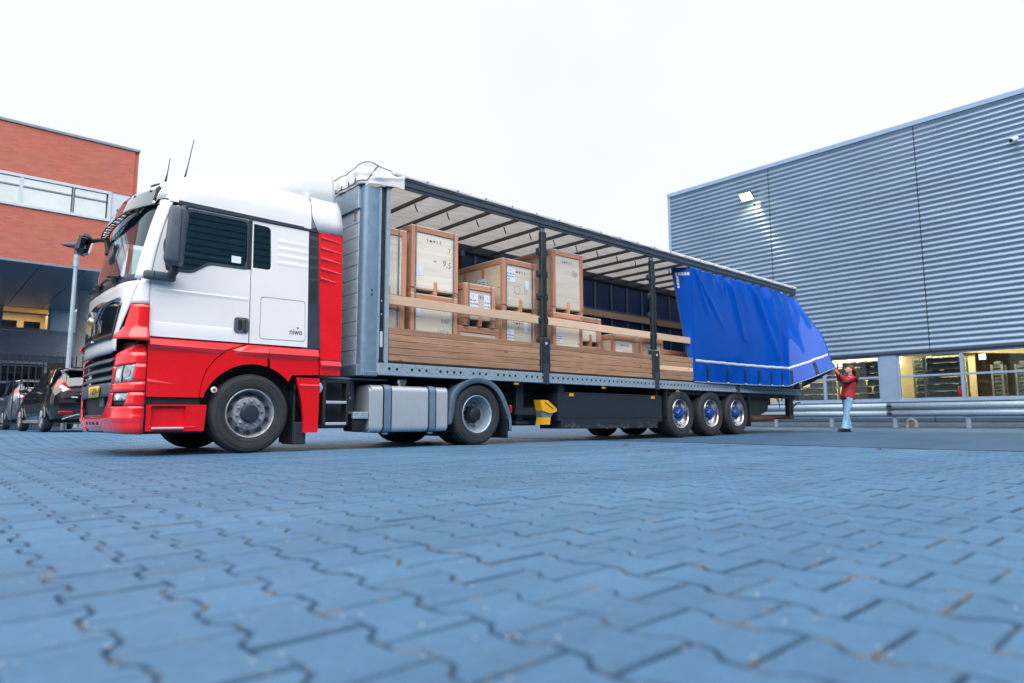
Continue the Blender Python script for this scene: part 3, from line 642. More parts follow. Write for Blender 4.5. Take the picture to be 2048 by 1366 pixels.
def guard_rail():
    x = 24.05; zg = .115
    t = thing('guard_rail', 'galvanised crash barrier running along the foot of the shed', 'guard rail', (x, 6, zg))
    prof = [(0, .465), (-.055, .50), (-.075, .54), (-.075, .60), (-.055, .640), (0, .668), (.01, .685), (0, .702), (-.055, .73), (-.075, .77), (-.075, .835), (-.055, .875), (0, .91)]
    ends = [18.0, 13.9, 7.78, 1.6, -4.6, -11.0]
    for a, b in zip(ends, ends[1:]):
        m = len(prof); g = G().add([(x+d, a+.15, z) for d, z in prof]+[(x+d, b, z) for d, z in prof], [(i, i+1, m+i+1, m+i) for i in range(m-1)])
        o = obj('rail_beam', g, 'galv_light', t, ang=50, thick=.006)
        bg_ = G()
        for z in (.57, .80):
            for dy in (.05, -.10): bg_.disc((x-.074, b+dy+.08, z), .016, 'x', 8, .012)
        objs('bolt', bg_, 'galvanised', o)
    ps = None
    for y in (15.87, 13.83, 11.79, 9.76, 7.72, 5.67, 3.63, 1.59, -.45, -2.5, -4.5):
        if ps is None:
            g = G().prism([(-.05, -.06), (.05, -.06), (.05, -.045), (-.042, -.045), (-.042, .045), (.05, .045), (.05, .06), (-.05, .06)], 'z', -.115, .76)
            g.v = [(a+x+.065, b+6, c+zg) for a, b, c in g.v]
            ps = obj('post', g, 'galv_light', t, smooth=False); ps.location = (0, y-6, 0)
        else: inst(ps, t, (0, y-6, 0))
guard_rail()
def u_pipe():
    x, y = 24.35, 7.32
    pts = [(x, y+.13*math.cos(a), .19+.17*math.sin(a)) for a in [i*math.pi/10 for i in range(11)]]
    g = G().tube([(x, y+.13, .10)]+pts+[(x, y-.13, .10)], .058, 12)
    o = obj('vent_pipe', g, 'pipe_grey', None); tag(o, 'beige u-shaped vent pipe bent over at the foot of the shed wall', 'pipe')
u_pipe()
def litter():
    r = random.Random(11); g = None
    for i, (x, y) in enumerate(((9.2, 5.3), (9.6, 3.3), (12.5, 1.6), (14.6, 2.6), (8.4, 6.6), (7.1, 5.2))):
        pts = [(x+.05*math.cos(a)*r.uniform(.6, 1.2), y+.035*math.sin(a)*r.uniform(.6, 1.2), gz(x, y)+.012*r.random()) for a in [k*math.pi/4 for k in range(8)]]
        q = G().add(pts+[(x, y, gz(x, y)+.022)], [(k, (k+1) % 8, 8) for k in range(8)])
        o = obj('dead_leaf', q, 'rust', None, thick=.002); tag(o, ['dead leaf on the pavers near the asphalt edge, below the blue curtain', 'dead leaf near the asphalt edge on the right', 'dead leaf on the asphalt farthest to the right', 'dead leaf on the asphalt in front of the guard rail', 'dead leaf on the pavers below the dark pallet box', 'dead leaf lying nearest the camera, on the open pavers'][i], 'leaf', 'dead leaves scattered over the yard')
litter()

# ------------------------------------------------------------------ brick office on the left
BY = 27.0
def office():
    t = thing('brick_office', 'red brick office block with ribbon windows and an overhanging upper storey', 'office building', (5.0, BY, .15))
    XL, XR = -16.0, 5.49; zt, z1, z2, zb = 10.42, 8.70, 7.58, 5.76
    # brick faces, upper and lower band
    g = G().box(XL, XR, BY, BY+11.0, z1, zt); obj('brick_wall', g, 'brick', t, smooth=False)
    g = G().box(XL, XR, BY, BY+11.0, zb, z2); obj('brick_wall', g, 'brick', t, smooth=False)
    obj('corner_pilaster', G().box(XR-.004, XR+.14, BY+.05, BY+.30, zb, zt-.003), 'brick', t, smooth=False)
    obj('roof_coping', G().box(XL, XR+.16, BY-.05, BY+11, zt, zt+.10, .01), 'slat_grey', t)
    obj('window_core', G().box(XL, XR-.25, BY+.35, BY+10.8, z2, z1), 'cream', t, smooth=False)
    # ribbon window
    f = G(); f.box(XL, 4.82, BY-.03, BY+.12, z1-.10, z1-.003, .005); f.box(XL, 4.82, BY-.05, BY+.12, z2+.003, z2+.10, .005); f.box(4.72, 4.82, BY-.03, BY+.12, z2+.102, z1-.102, .005)
    wf = obj('window', f, 'panel_white', t)
    xs = [-7.0, -5.55, -4.1, -2.65, -1.2, .25, 1.05, 2.18, 3.66, 4.72]
    for i, x in enumerate(xs[:-1]):
        wdt = .10 if i % 2 == 1 else .05
        obj('mullion', G().box(x-wdt/2, x+wdt/2, BY-.02, BY+.10, z2+.102, z1-.102, .004), 'panel_white' if i % 2 else 'slat_grey', wf)
    for a, b in zip(xs, xs[1:]):
        obj('transom', G().box(a+.055, b-.055, BY-.01, BY+.09, z1-.42, z1-.37, .004), 'slat_grey', wf)
        for p, q in ((z2+.103, z1-.422), (z1-.368, z1-.103)):
            obj('pane', G().add([(a+.052, BY+.04, p), (b-.052, BY+.04, p), (b-.052, BY+.04, q), (a+.052, BY+.04, q)], [(0, 1, 2, 3)]), 'sky_glass', wf, smooth=False)
    obj('white_panel', G().box(4.823, XR-.06, BY+.02, BY+.2, z2+.003, z1-.003), 'panel_white', t, smooth=False)
    # soffit boards under the overhang
    xs = [XL, -7, -4, -1.0, 1.6, 2.9, 4.2, XR]
    for a, b in zip(xs, xs[1:]): obj('soffit_panel', G().box(a+.012, b-.012, BY+.02, BY+10.9, zb-.05, zb-.004), 'soffit', t, smooth=False)
    obj('brick_edge_trim', G().box(XL, XR+.01, BY-.015, BY+.018, zb-.06, zb+.02), 'slat_grey', t, smooth=False)
    # recessed ground floor
    YB = BY+10.8; o = YB-36; k = YB/36
    def zz(z): return .4135+(z-.4135)*k
    w0, w1 = zz(4.53), zz(5.44)
    f = G(); f.box(XL, 4.60, YB-.05, YB+.1, w1, zb-.055, .01); f.box(XL, 4.60, YB-.08, YB+.1, w0-.12, w0, .01); f.box(4.50, 4.60, YB-.05, YB+.1, w0+.002, w1-.002, .005)
    wf = obj('window', f, 'slat_grey', t)
    for x in (-4, -1.5, .9, 3.35 if False else 2.72):
        obj('mullion', G().box(x-.06, x+.06, YB-.04, YB+.08, w0+.003, w1-.003, .004), 'slat_grey', wf)
    obj('transom', G().box(XL, 4.50, YB-.03, YB+.07, w1-.30, w1-.24, .004), 'slat_grey', wf)
    obj('pane', G().add([(XL, YB+.02, w0), (4.5, YB+.02, w0), (4.5, YB+.02, w1), (XL, YB+.02, w1)], [(0, 1, 2, 3)]), 'office_glass', wf, smooth=False)
    obj('room_wall', G().box(XL, 5.2, YB+2.4, YB+2.5, w0-.5, zb), 'office_wall', t, smooth=False)
    obj('room_wall', G().box(4.62, 4.7, YB+.1, YB+2.4, w0-.5, zb), 'office_wall', t, smooth=False)
    obj('room_ceiling', G().box(XL, 5.2, YB+.1, YB+2.5, zb-.04, zb+.05), 'office_wall', t, smooth=False)
    obj('room_floor', G().box(XL, 4.62, YB+.1, YB+2.4, w0-.5, w0-.42), 'floor_in', t, smooth=False)
    for x in (3.05, 3.95): obj('monitor', G().box(x-.32, x+.32, YB+.5, YB+.54, w0+.02, w0+.38, .01), 'black', t)
    ld = bpy.data.lights.new('room_light', 'AREA'); lo = bpy.data.objects.new('room_light', ld); COL.objects.link(lo); lo.parent = t; lo.location = Vector((1.0, YB+1.2, zb-.1))-ORG[t]
    ld.shape = 'RECTANGLE'; ld.size = 8; ld.size_y = 1.2; ld.energy = 75; ld.color = (1, .84, .58)
    obj('side_panel', G().box(4.603, 5.62, YB-.02, YB+.1, zz(4.42), zb-.055), 'panel_white', t, smooth=False)
    # slatted spandrel wall, slat by slat
    s0, s1 = zz(3.33), zz(4.40); src = None; n = 17
    for i in range(n):
        z = s0+(s1-s0)*i/n; h = (s1-s0)/n
        g = G().prism([(YB-.03, z+.006), (YB-.03+.0, z+h*.35), (YB-.005, z+h-.008), (YB+.03, z+h-.008), (YB+.03, z+.006)], 'x', XL, 6.2)
        obj('slat', g, 'slat_pale', t, smooth=False)
    obj('slat_backing', G().box(XL, 6.2, YB+.032, YB+.12, .15, s1), 'soffit', t, smooth=False)
    obj('slat_ledge', G().box(XL, 6.2, YB-.10, YB+.03, s1+.002, s1+.08, .01), 'slat_grey', t)
    # lower windows
    b0, b1 = zz(1.2), zz(3.03)
    f = G(); f.box(XL, 4.6, YB-.09, YB-.035, b1-.10, b1, .005); f.box(4.50, 4.6, YB-.09, YB-.035, b0, b1-.102, .005); f.box(XL, 4.5, YB-.09, YB-.035, zz(2.1)-.05, zz(2.1)+.05, .005)
    wf = obj('window', f, 'panel_white', t)
    for x in (2.45, -.4, -3.0): obj('mullion', G().box(x-.05, x+.05, YB-.088, YB-.036, b0, b1-.103, .004), 'panel_white', wf)
    obj('pane', G().add([(XL, YB-.034, b0), (4.5, YB-.034, b0), (4.5, YB-.034, b1), (XL, YB-.034, b1)], [(0, 1, 2, 3)]), 'car_glass', wf, smooth=False)
    obj('brown_panel', G().box(4.603, 5.9, YB-.06, YB-.034, .15, b1), 'rust', t, smooth=False)
    obj('round_column', G().lathe([(.29, 0), (.29, zb-.05-.15)], (4.98, 31.5, .15), 'z', 28), 'concrete', t)
    obj('round_column', G().lathe([(.29, 0), (.29, zb-.05-.15)], (-1.5, 31.5, .15), 'z', 28), 'concrete', t)
office()
def white_block():
    t = thing('white_building', 'pale flat building glimpsed behind the round column of the brick office', 'building', (10, 52, .15))
    obj('wall', G().box(6.5, 22, 52, 62, .1, 9.2), 'panel_white', t, smooth=False)
    f = G(); f.box(6.6, 20, 51.93, 52.0, 6.6, 6.72); f.box(6.6, 20, 51.93, 52.0, 4.9, 5.02); objs('cornice', f, 'slat_grey', t, smooth=False)
white_block()
def fence():
    y = 24.0
    t = thing('bar_fence', 'black steel bar fence between the parked cars and the brick office', 'fence', (2, y, .15))
    obj('rail', G().box(-14, 9, y+.014, y+.054, 2.02, 2.07), 'fence_black', t, smooth=False)
    obj('rail', G().box(-14, 9, y+.014, y+.054, .32, .37), 'fence_black', t, smooth=False)
    src = None; x = -3.0; k = 0
    while x < 8:
        if src is None:
            g = G().box(2-.014, 2+.014, y-.014, y+.013, .22, 2.40); src = obj('bar', g, 'fence_black', t, smooth=False); src.location = (x-2, 0, 0)
        else: inst(src, t, (x-2, 0, 0))
        x += .1665
    for x in (-5.6, -2.9, -.2, 5.2, 7.9): obj('post', G().box(x-.03, x+.03, y+.056, y+.116, .15, 2.2), 'fence_black', t, smooth=False)
fence()
def street_lamp():
    x, y = 3.36, 23.35
    t = thing('street_lamp', 'slim grey lamp post with a flat head in front of the brick office', 'street lamp', (x, y, .15))
    obj('pole', G().tube([(x, y, .15), (x, y, 1.2), (x, y, 5.05)], [.075, .07, .052], 12), 'lamp_pole', t)
    obj('collar', G().tube([(x, y, 5.05), (x, y, 5.42)], [.075, .075], 12), 'lamp_pole', t)
    obj('lamp_head', G().tube([(x+.28, y, 5.72), (x+.1, y, 5.75), (x-.2, y, 5.70), (x-.42, y, 5.68)], [.03, .10, .09, .02], 10), 'grey_plastic', t)
    obj('neck', G().tube([(x, y, 5.40), (x, y, 5.72)], [.07, .09], 10), 'grey_plastic', t)
street_lamp()

# ------------------------------------------------------------------ wheels (axis along Y, outer face towards -Y)
def wheel(parent, cx, cy, cz, R, wid, style, sgn=1, dual=False):
    """cy: outer sidewall plane; sgn=1 outer face looks to -Y, -1 to +Y"""
    rr = R*.615; c = (cx, cy, cz)
    w_ = obj('wheel', G().lathe([(.05, .12), (.14, .12), (.14, wid*.8), (.05, wid*.8)], c, 'y', 20, sgn), 'chassis', parent)
    sw = wid
    prof = [(rr, .030), (rr+.012, .006), (rr+.06, -.006), (R*.80, -.012), (R*.90, -.008), (R*.955, .006), (R*.975, .022), (R-.006, .040)]
    n = 5
    for k in range(n):        # tread ribs with grooves
        a = .040+(sw-.08)*k/n; b = .040+(sw-.08)*(k+1)/n
        prof += [(R, a+.004), (R, b-.014), (R-.014, b-.012), (R-.014, b-.002)]
    prof += [(R-.006, sw-.040), (R*.975, sw-.022), (R*.90, sw+.004), (rr, sw-.02)]
    ty = obj('tyre', G().lathe(prof, c, 'y', 56, sgn), 'tyre', w_, ang=28)
    ring = []
    for rad in (R*.70, R*.86): ring += [(rad-.004, -.0115), (rad, -.0155), (rad+.004, -.0115)]
    for i in (0, 3): obj('sidewall_ring', G().lathe(ring[i:i+3], c, 'y', 56, sgn), 'tyre', ty)
    if dual:
        c2 = (cx, cy+sgn*(wid+.05), cz); obj('tyre', G().lathe(prof, c2, 'y', 48, sgn), 'tyre', w_, ang=28)
    lip = [(rr+.004, .034), (rr+.006, .012), (rr-.004, .004), (rr-.016, .010), (rr-.022, .035)]
    def holes(rad, hr, off, count, ph=0):
        g = G()
        for k in range(count):
            a = 2*math.pi*(k+ph)/count; g.disc((cx+rad*math.cos(a), cy+sgn*off, cz+rad*math.sin(a)), hr, 'y', 12, sgn*.004)
        return g
    if style == 'front':
        obj('rim', G().lathe(lip+[(rr-.03, .10), (rr-.045, .125)], c, 'y', 56, sgn), 'rim_grey', w_, ang=50)
        obj('wheel_disc', G().lathe([(rr-.045, .125), (rr-.075, .105), (.205, .052), (.19, .046), (.115, .046), (.112, .06)], c, 'y', 56, sgn), 'rim_grey', w_)
        objs('hand_hole', holes(.245, .030, .070, 10, .5), 'black', w_, smooth=False)
        obj('hub', G().lathe([(.118, .060), (.116, .03), (.112, .005), (.10, -.008), (.06, -.012), (1e-3, -.013)], c, 'y', 32, sgn), 'box_black', w_)
        g = holes(.090, .011, -.004, 12); obj('hub_bolt', g, 'chassis', w_, kind='stuff')
        nr, no_, nn = .158, .046, 10
    elif style == 'drive':
        obj('rim', G().lathe(lip+[(rr-.035, .09), (rr-.05, .16), (rr-.055, .19)], c, 'y', 56, sgn), 'galv_light', w_, ang=50)
        obj('wheel_disc', G().lathe([(rr-.055, .19), (.20, .205), (.175, .20), (.10, .20)], c, 'y', 48, sgn), 'rim_grey', w_)
        objs('hand_hole', holes(.222, .026, .203, 8, .5), 'black', w_, smooth=False)
        obj('hub', G().lathe([(.125, .20), (.122, .10), (.11, .055), (.095, .045), (1e-3, .042)], c, 'y', 32, sgn), 'chassis', w_)
        nr, no_, nn = .158, .198, 10
    else:
        obj('rim', G().lathe(lip+[(rr-.03, .07), (rr-.045, .11), (rr-.06, .13)], c, 'y', 56, sgn), 'chrome', w_, ang=50)
        obj('wheel_disc', G().lathe([(rr-.06, .13), (.215, .10), (.19, .085), (.13, .085)], c, 'y', 48, sgn), 'chrome', w_)
        objs('hand_hole', holes(.235, .026, .108, 10, .5), 'black', w_, smooth=False)
        obj('hub', G().lathe([(.135, .085), (.132, .05), (.11, .02), (.095, -.005), (.05, -.02), (1e-3, -.022)], c, 'y', 24, sgn), 'hub_blue', w_)
        g = G()
        for k in range(10):
            a = 2*math.pi*k/10; g.obox((cx+.115*math.cos(a), cy+sgn*.035, cz+.115*math.sin(a)), .045, .018, .05, (math.cos(a), 0, math.sin(a)), (-math.sin(a), 0, math.cos(a)))
        objs('hub_fin', g, 'hub_blue', w_, smooth=False)
        nr, no_, nn = .17, .082, 10
    g = G()
    for k in range(nn):
        a = 2*math.pi*(k+.25)/nn; p = (cx+nr*math.cos(a), cy+sgn*no_, cz+nr*math.sin(a))
        g.lathe([(1e-3, -.040), (.010, -.038), (.015, -.026), (.017, -.008), (.022, -.006), (.022, 0)], p, 'y', 10, sgn)
    objs('wheel_nut', g, 'rim_grey' if style != 'trailer' else 'chrome', w_)
    return w_

# ------------------------------------------------------------------ tractor unit
XS = [(0, 1.99), (1.4, 1.99), (2.06, 1.976), (2.4, 2.02), (2.75, 2.09), (3.05, 2.175), (3.3, 2.3)]
XF = [(0, 1.78), (.25, 1.73), (.45, 1.69), (1.3, 1.68), (2.1, 1.70), (3.1, 1.90), (3.3, 1.98)]
def ys(z): return 8.5+.035*max(0, z-1.39)
def surf(u, z, off=0.0):
    """outer skin of the cab in plan: u 0 side seam, 1 corner done, 2 centre, 4 far side seam; off pushes outwards"""
    def raw(u, z):
        far = u > 2; q = 4-u if far else u
        xs, xf, y0 = itp(z, XS), itp(z, XF), ys(z)
        if q <= 1:
            P = [(xs, y0), (lerp(xs, xf, .6), y0), (xf+.05, y0+.2), (xf+.03, y0+.5)]; t = q; w4 = [(1-t)**3, 3*t*(1-t)**2, 3*t*t*(1-t), t**3]
            x = sum(a*p[0] for a, p in zip(w4, P)); y = sum(a*p[1] for a, p in zip(w4, P))
        else: t = q-1; y = lerp(y0+.5, 9.78, t); x = xf+.03*(1-t)**2
        return Vector((x, 19.56-y if far else y, z))
    p = raw(u, z)
    if off:
        a = raw(max(0, u-.02), z); b = raw(min(4, u+.02), z); d = (b-a).normalized(); nrm = Vector((-d.y, d.x, 0))
        if nrm.x > 0 and 0.3 < u < 3.7: nrm = -nrm
        if u <= .3: nrm = Vector((-abs(nrm.x), -abs(nrm.y), 0))
        if u >= 3.7: nrm = Vector((-abs(nrm.x), abs(nrm.y), 0))
        p = p+nrm*off
    return p
def skin(name, m, parent, u0, u1, z0, z1, off=0.0, nu=18, nz=8, thick=.012, bulge=None, label=None):
    f0 = u0 if callable(u0) else (lambda z: u0); f1 = u1 if callable(u1) else (lambda z: u1)
    a0 = z0 if callable(z0) else (lambda s: z0); a1 = z1 if callable(z1) else (lambda s: z1)
    def fn(s, t):
        za, zb = a0(s), a1(s); z = lerp(za, zb, t); u = lerp(f0(z), f1(z), s); o = off(u, z) if callable(off) else off
        return surf(u, z, o)
    return obj(name, G().grid(fn, nu, nz), m, parent, thick=thick, ang=40, label=label)
def side(a, b, d): return (a, ys(b)+d, b)
def flank(name, m, parent, outer, holes=(), d=0.0, t=.03, label=None):
    o = obj(name, G().plate(outer, holes, lambda a, b, q: (a, ys(b)+d+q, b), t), m, parent, ang=30, label=label); return o
def arc(cx, cz, r, a0, a1, n=16): return [(cx+r*math.cos(math.radians(lerp(a0, a1, i/n))), cz+r*math.sin(math.radians(lerp(a0, a1, i/n)))) for i in range(n+1)]

def tractor():
    T = thing('tractor_unit', 'white and red lorry cab with chrome fuel tank hitched to an open trailer', 'lorry', (3.2, 9.78, 0))
    AX, DX, RW = 3.222, 6.946, .503
    # --- doors and side skin
    win = rpoly([(2.165, 2.245), (2.42, 2.245), (2.62, 2.385), (3.085, 2.392), (3.085, 2.995), (2.37, 2.995), (2.215, 2.86), (2.125, 2.52)], [.03, .06, .06, .06, .05, .14, .12, .05])
    door = [(1.994, 1.40), (1.98, 1.75), (1.98, 2.06), (2.024, 2.4), (2.094, 2.75), (2.178, 3.02), (2.26, 3.052), (3.148, 3.043), (3.141, 1.40)]
    dr = flank('door', 'white_paint', T, door, [win])
    seal = rpoly([(2.135, 2.21), (2.43, 2.21), (2.63, 2.352), (3.118, 2.36), (3.118, 3.028), (2.33, 3.028), (2.185, 2.88), (2.09, 2.52)], [.03, .06, .06, .06, .06, .14, .12, .05])
    obj('window_frame', G().plate(seal, [win], lambda a, b, q: (a, ys(b)-.006+q, b), .03), 'rail_grey', dr, ang=30)
    obj('pane', G().plate(win, [], lambda a, b, q: (a, ys(b)+.012+q, b), .004), 'door_glass', dr, smooth=False)
    obj('sticker', G().plate(rpoly([(2.90, 2.43), (3.02, 2.43), (3.02, 2.52), (2.90, 2.52)], .01), [], lambda a, b, q: (a, ys(b)+.009+q, b), .002), 'paper', dr, smooth=False)
    # handle bowl
    hb = flank('door_handle', 'grey_plastic', dr, rpoly([(2.955, 1.525), (3.138, 1.525), (3.138, 1.722), (2.955, 1.722)], .045), d=-.014, t=.03)
    flank('handle_bowl', 'black', hb, rpoly([(3.0, 1.56), (3.055, 1.56), (3.055, 1.69), (3.0, 1.69)], .02), d=-.016, t=.01)
    obj('handle_bar', G().box(3.065, 3.10, ys(1.6)-.045, ys(1.6)-.015, 1.545, 1.70, .008), 'dark_plastic', hb)
    # crease along the door and rear panel: a shallow moulding
    obj('door_crease', G().prism([(ys(1.98)-.0005, 1.985), (ys(1.98)-.007, 1.972), (ys(1.96)-.0005, 1.93)], 'x', 2.03, 3.12), 'white_paint', dr)
    obj('door_crease', G().prism([(ys(1.56)-.0005, 1.575), (ys(1.56)-.006, 1.560), (ys(1.44)-.0005, 1.43)], 'x', 2.03, 2.94), 'white_paint', dr)
    # rear side panel with quarter window and locker lid
    qw = rpoly([(3.172, 2.40), (3.415, 2.40), (3.40, 2.985), (3.170, 2.998)], [.01, .06, .06, .01])
    lid = rpoly([(3.280, 1.465), (3.912, 1.475), (3.902, 2.036), (3.286, 2.030)], .05)
    lidin = rpoly([(3.288, 1.473), (3.904, 1.483), (3.894, 2.028), (3.294, 2.022)], .045)
    sp = flank('side_panel', 'white_paint', T, [(3.156, 1.40), (3.153, 3.043), (3.936, 3.038), (3.942, 1.40)], [qw, lid])
    flank('gap_backing', 'dark_gap', sp, [(3.16, 1.41), (3.157, 2.35), (3.93, 2.35), (3.93, 1.41)], d=.026, t=.004)
    lk = flank('locker_lid', 'white_paint', sp, lidin, d=.0, t=.022)
    text('lettering', 'niwo', 'ink', lk, lambda a, b, d: (3.775+a, ys(1.60+b)-.0025, 1.597+b), .115, bold=.001, squeeze=.80)
    g = G(); g.add([(3.80, ys(1.65)-.0025, 1.632), (3.825, ys(1.65)-.0025, 1.66), (3.80, ys(1.65)-.0025, 1.668), (3.775, ys(1.65)-.0025, 1.662)], [(0, 1, 2, 3)])
    obj('emblem', g, 'ink_grey', lk, smooth=False, fix=False)
    for zz_ in (2.52, 2.62, 2.72, 2.82): obj('pressed_rib', G().prism([(ys(zz_)+.001, zz_-.045), (ys(zz_)-.008, zz_), (ys(zz_)+.001, zz_+.03)], 'x', 3.50, 3.93), 'white_paint', sp)
    obj('quarter_window', G().plate(qw, [], lambda a, b, q: (a, ys(b)+.012+q, b), .004), 'door_glass', sp, smooth=False)
    flank('pillar_trim', 'dark_gap', T, [(3.10, 2.37), (3.145, 2.37), (3.147, 3.03), (3.10, 3.03)], d=.004-.011, t=.008)
    obj('drip_rail', G().add([(2.24, ys(3.08)-.03, 3.052), (4.075, ys(3.08)-.012, 3.047), (4.075, ys(3.08)-.012, 3.088), (2.24, ys(3.08)-.03, 3.100), (2.24, ys(3.08)+.04, 3.052), (4.075, ys(3.08)+.04, 3.047), (4.075, ys(3.08)+.04, 3.088), (2.24, ys(3.08)+.04, 3.100)], [(0, 1, 2, 3), (3, 2, 6, 7), (0, 4, 5, 1), (1, 5, 6, 2), (0, 3, 7, 4)]), 'rail_grey', T, smooth=False)
    lv = G()
    for x in (2.68, 2.73, 2.77): lv.box(x, x+.022, ys(3.03)-.004, ys(3.03), 3.012, 3.026)
    objs('door_vent', lv, 'black', dr, smooth=False)
    # black air-intake strip with honeycomb
    st = flank('intake_grille', 'rail_grey', T, [(3.946, 1.40), (3.940, 3.060), (4.080, 3.055), (4.128, 1.40)], d=.002)
    hc = G(); hs_ = G()
    for row in range(44):
        z = 2.03+row*.0235
        if any(abs(z-q) < .022 for q in (2.36, 2.53, 2.68, 2.83, 2.955)): continue
        for k in range(5):
            x = 3.962+k*.026+(.013 if row % 2 else 0)
            if x > 4.075: continue
            hc.add([(x+.0105*math.cos(a), ys(z)-.001, z+.0105*math.sin(a)) for a in [i*math.pi/3 for i in range(6)]], [tuple(range(6))])
    obj('intake_hole', hc, 'black', st, smooth=False, fix=False, kind='stuff')
    # red rear wing with louvres, white wing top
    rw = flank('rear_wing', 'red_paint', T, [(4.134, 1.245), (4.086, 3.052), (4.452, 3.072), (4.450, 2.2), (4.444, 1.245)], d=-.004, label='red upright wing behind the cab')
    for k, z in enumerate((2.98, 2.83, 2.68, 2.53, 2.39)):
        x1 = 4.45 if k < 4 else 4.37
        obj('louvre', G().add([(4.11, ys(z)-.005, z+.035), (4.11, ys(z)-.032, z-.005), (4.11, ys(z)-.005, z-.04), (x1, ys(z)-.006, z-.028), (x1, ys(z)-.010, z-.036), (x1, ys(z)-.004, z-.045)], [(0, 1, 2), (0, 3, 4, 1), (1, 4, 5, 2), (3, 5, 4)]), 'red_paint', rw, smooth=False)
    obj('rear_wing_return', G().box(4.44, 4.46, 8.56, 8.75, 1.25, 3.06), 'dark_plastic', rw)
    # far side, plain
    obj('door', G().box(1.99, 3.15, 11.03, 11.06, 1.40, 2.3), 'white_paint', T); obj('side_panel', G().box(3.156, 3.94, 10.99, 11.06, 1.40, 3.04), 'white_paint', T)
    obj('pane', G().box(2.2, 3.15, 11.015, 11.02, 2.3, 2.98), 'far_glass', T, smooth=False)
    obj('door_pillar', G().box(2.98, 3.15, 11.0, 11.05, 2.3, 3.04), 'white_paint', T)
    obj('rear_wing', G().box(4.09, 4.45, 10.99, 11.06, 1.24, 3.06), 'red_paint', T, label='red upright wing on the far side')
    obj('cab_back', G().box(3.90, 3.94, 8.58, 10.98, 1.40, 3.6), 'white_plain', T)
    # --- roof
    ZT = [(1.93, 3.14), (1.99, 3.27), (2.06, 3.39), (2.16, 3.495), (2.32, 3.59), (2.6, 3.66), (3.0, 3.70), (3.96, 3.75)]
    def roof(s, t):
        X = lerp(1.93, 3.962, s**1.5); zt = itp(X, ZT); a = math.pi*t; ca, sa = math.cos(a), math.sin(a); e = 2/3.9
        y = 9.78-1.235*math.copysign(abs(ca)**e, ca); z = 3.075+(zt-3.075)*abs(sa)**e
        bow = .20*(abs(y-9.78)/1.235)**2.2*(1-smooth01((X-1.93)/1.0))
        return (X+bow, y, z)
    obj('roof', G().grid(roof, 44, 40), 'white_paint', T, ang=70)
    def wingtop(s, t):
        p = roof(1.0, t); z = p[2]; q = (z-3.075)/.55; y = p[1]-.003*(1 if p[1] < 9.78 else -1)
        return (lerp(lerp(4.05, 3.968, min(1, q*3)), lerp(4.452, 4.385, min(1, q)), s), y, z)
    obj('rear_wing', G().grid(wingtop, 4, 60), 'white_paint', T, thick=.016, ang=60, label='white top of the wing behind the cab')
    gp_ = G().tube([Vector(wingtop(0, t/40))+Vector((-.004, -.002, 0)) for t in range(0, 19)], .0045, 5); obj('panel_gap', gp_, 'dark_gap', T)
    SZ = [(2.35, 3.52), (2.6, 3.675), (2.9, 3.765), (3.3, 3.86), (3.9, 4.00), (4.29, 4.09)]
    def spoiler(s, t):
        X = lerp(2.35, 4.29, s); zt = itp(X, SZ); a = math.pi*t; ca, sa = math.cos(a), math.sin(a); e = 2/9.0
        hw = lerp(.86, 1.15, smooth01(s*1.1)); y = 9.78-hw*math.copysign(abs(ca)**e, ca); zb = lerp(3.40, 3.44, s); z = zb+(zt-zb)*abs(sa)**e
        return (X+.09*(1-abs(sa)**e)*s, y, z)
    obj('roof_spoiler', G().grid(spoiler, 40, 90), 'white_paint', T, ang=45, thick=.012)
    # aerials and roof marker
    for x, z0, L, y, dx in ((2.13, 3.40, .27, 8.72, .028), (2.37, 3.525, .50, 8.80, .075)):
        obj('aerial', G().tube([(x-.01, y, z0-.04), (x, y, z0+.02), (x+dx*.3, y, z0+L*.3), (x+dx, y, z0+L)], [.015, .010, .0058, .0045], 6), 'black', T)
    obj('marker_lamp', G().obox((2.02, 8.76, 3.30), .07, .12, .022, (1, .25, .55), b=.008), 'rail_grey', T)
    # --- front skin
    ft = lambda z: itp(z, [(2.13, .38), (3.08, .315)])
    pl = skin('windscreen_pillar', 'white_paint', T, .004, ft, 2.075, 3.085, 0, 10, 14)
    skin('windscreen_pillar', 'white_paint', T, lambda z: 4-ft(z), 3.996, 2.075, 3.085, 0, 10, 10)
    ws = skin('windscreen', 'windscreen_glass', T, ft, lambda z: 4-ft(z), 2.135, 3.075, -.006, 40, 10, thick=0)
    skin('sun_strip', 'strip_glass', ws, lambda z: ft(z)+.01, lambda z: 3.99-ft(z), 2.84, 3.07, -.014, 40, 3, thick=0)
    skin('cowl', 'rail_grey', T, .36, 3.64, lambda s: 2.035+.02*abs(2*s-1), 2.132, -.012, 30, 3)
    fp = skin('front_panel', 'white_paint', T, lambda z: itp(z, [(1.24, .80), (1.40, .80), (1.75, .47), (1.90, .36), (2.07, .2)]), lambda z: 4-itp(z, [(1.24, .80), (1.40, .80), (1.75, .47), (1.90, .36), (2.07, .2)]), lambda s: 1.235, lambda s: 2.035+.02*abs(2*s-1)-.006, 0, 40, 16)
    skin('corner_trim', 'white_paint', T, .004, lambda z: itp(z, [(1.75, .46), (1.9, .352), (2.07, .195)]), 1.775, 2.07, 0, 8, 6); skin('corner_trim', 'white_paint', T, lambda z: 4-itp(z, [(1.75, .46), (1.9, .352), (2.07, .195)]), 3.996, 1.775, 2.07, 0, 8, 6)
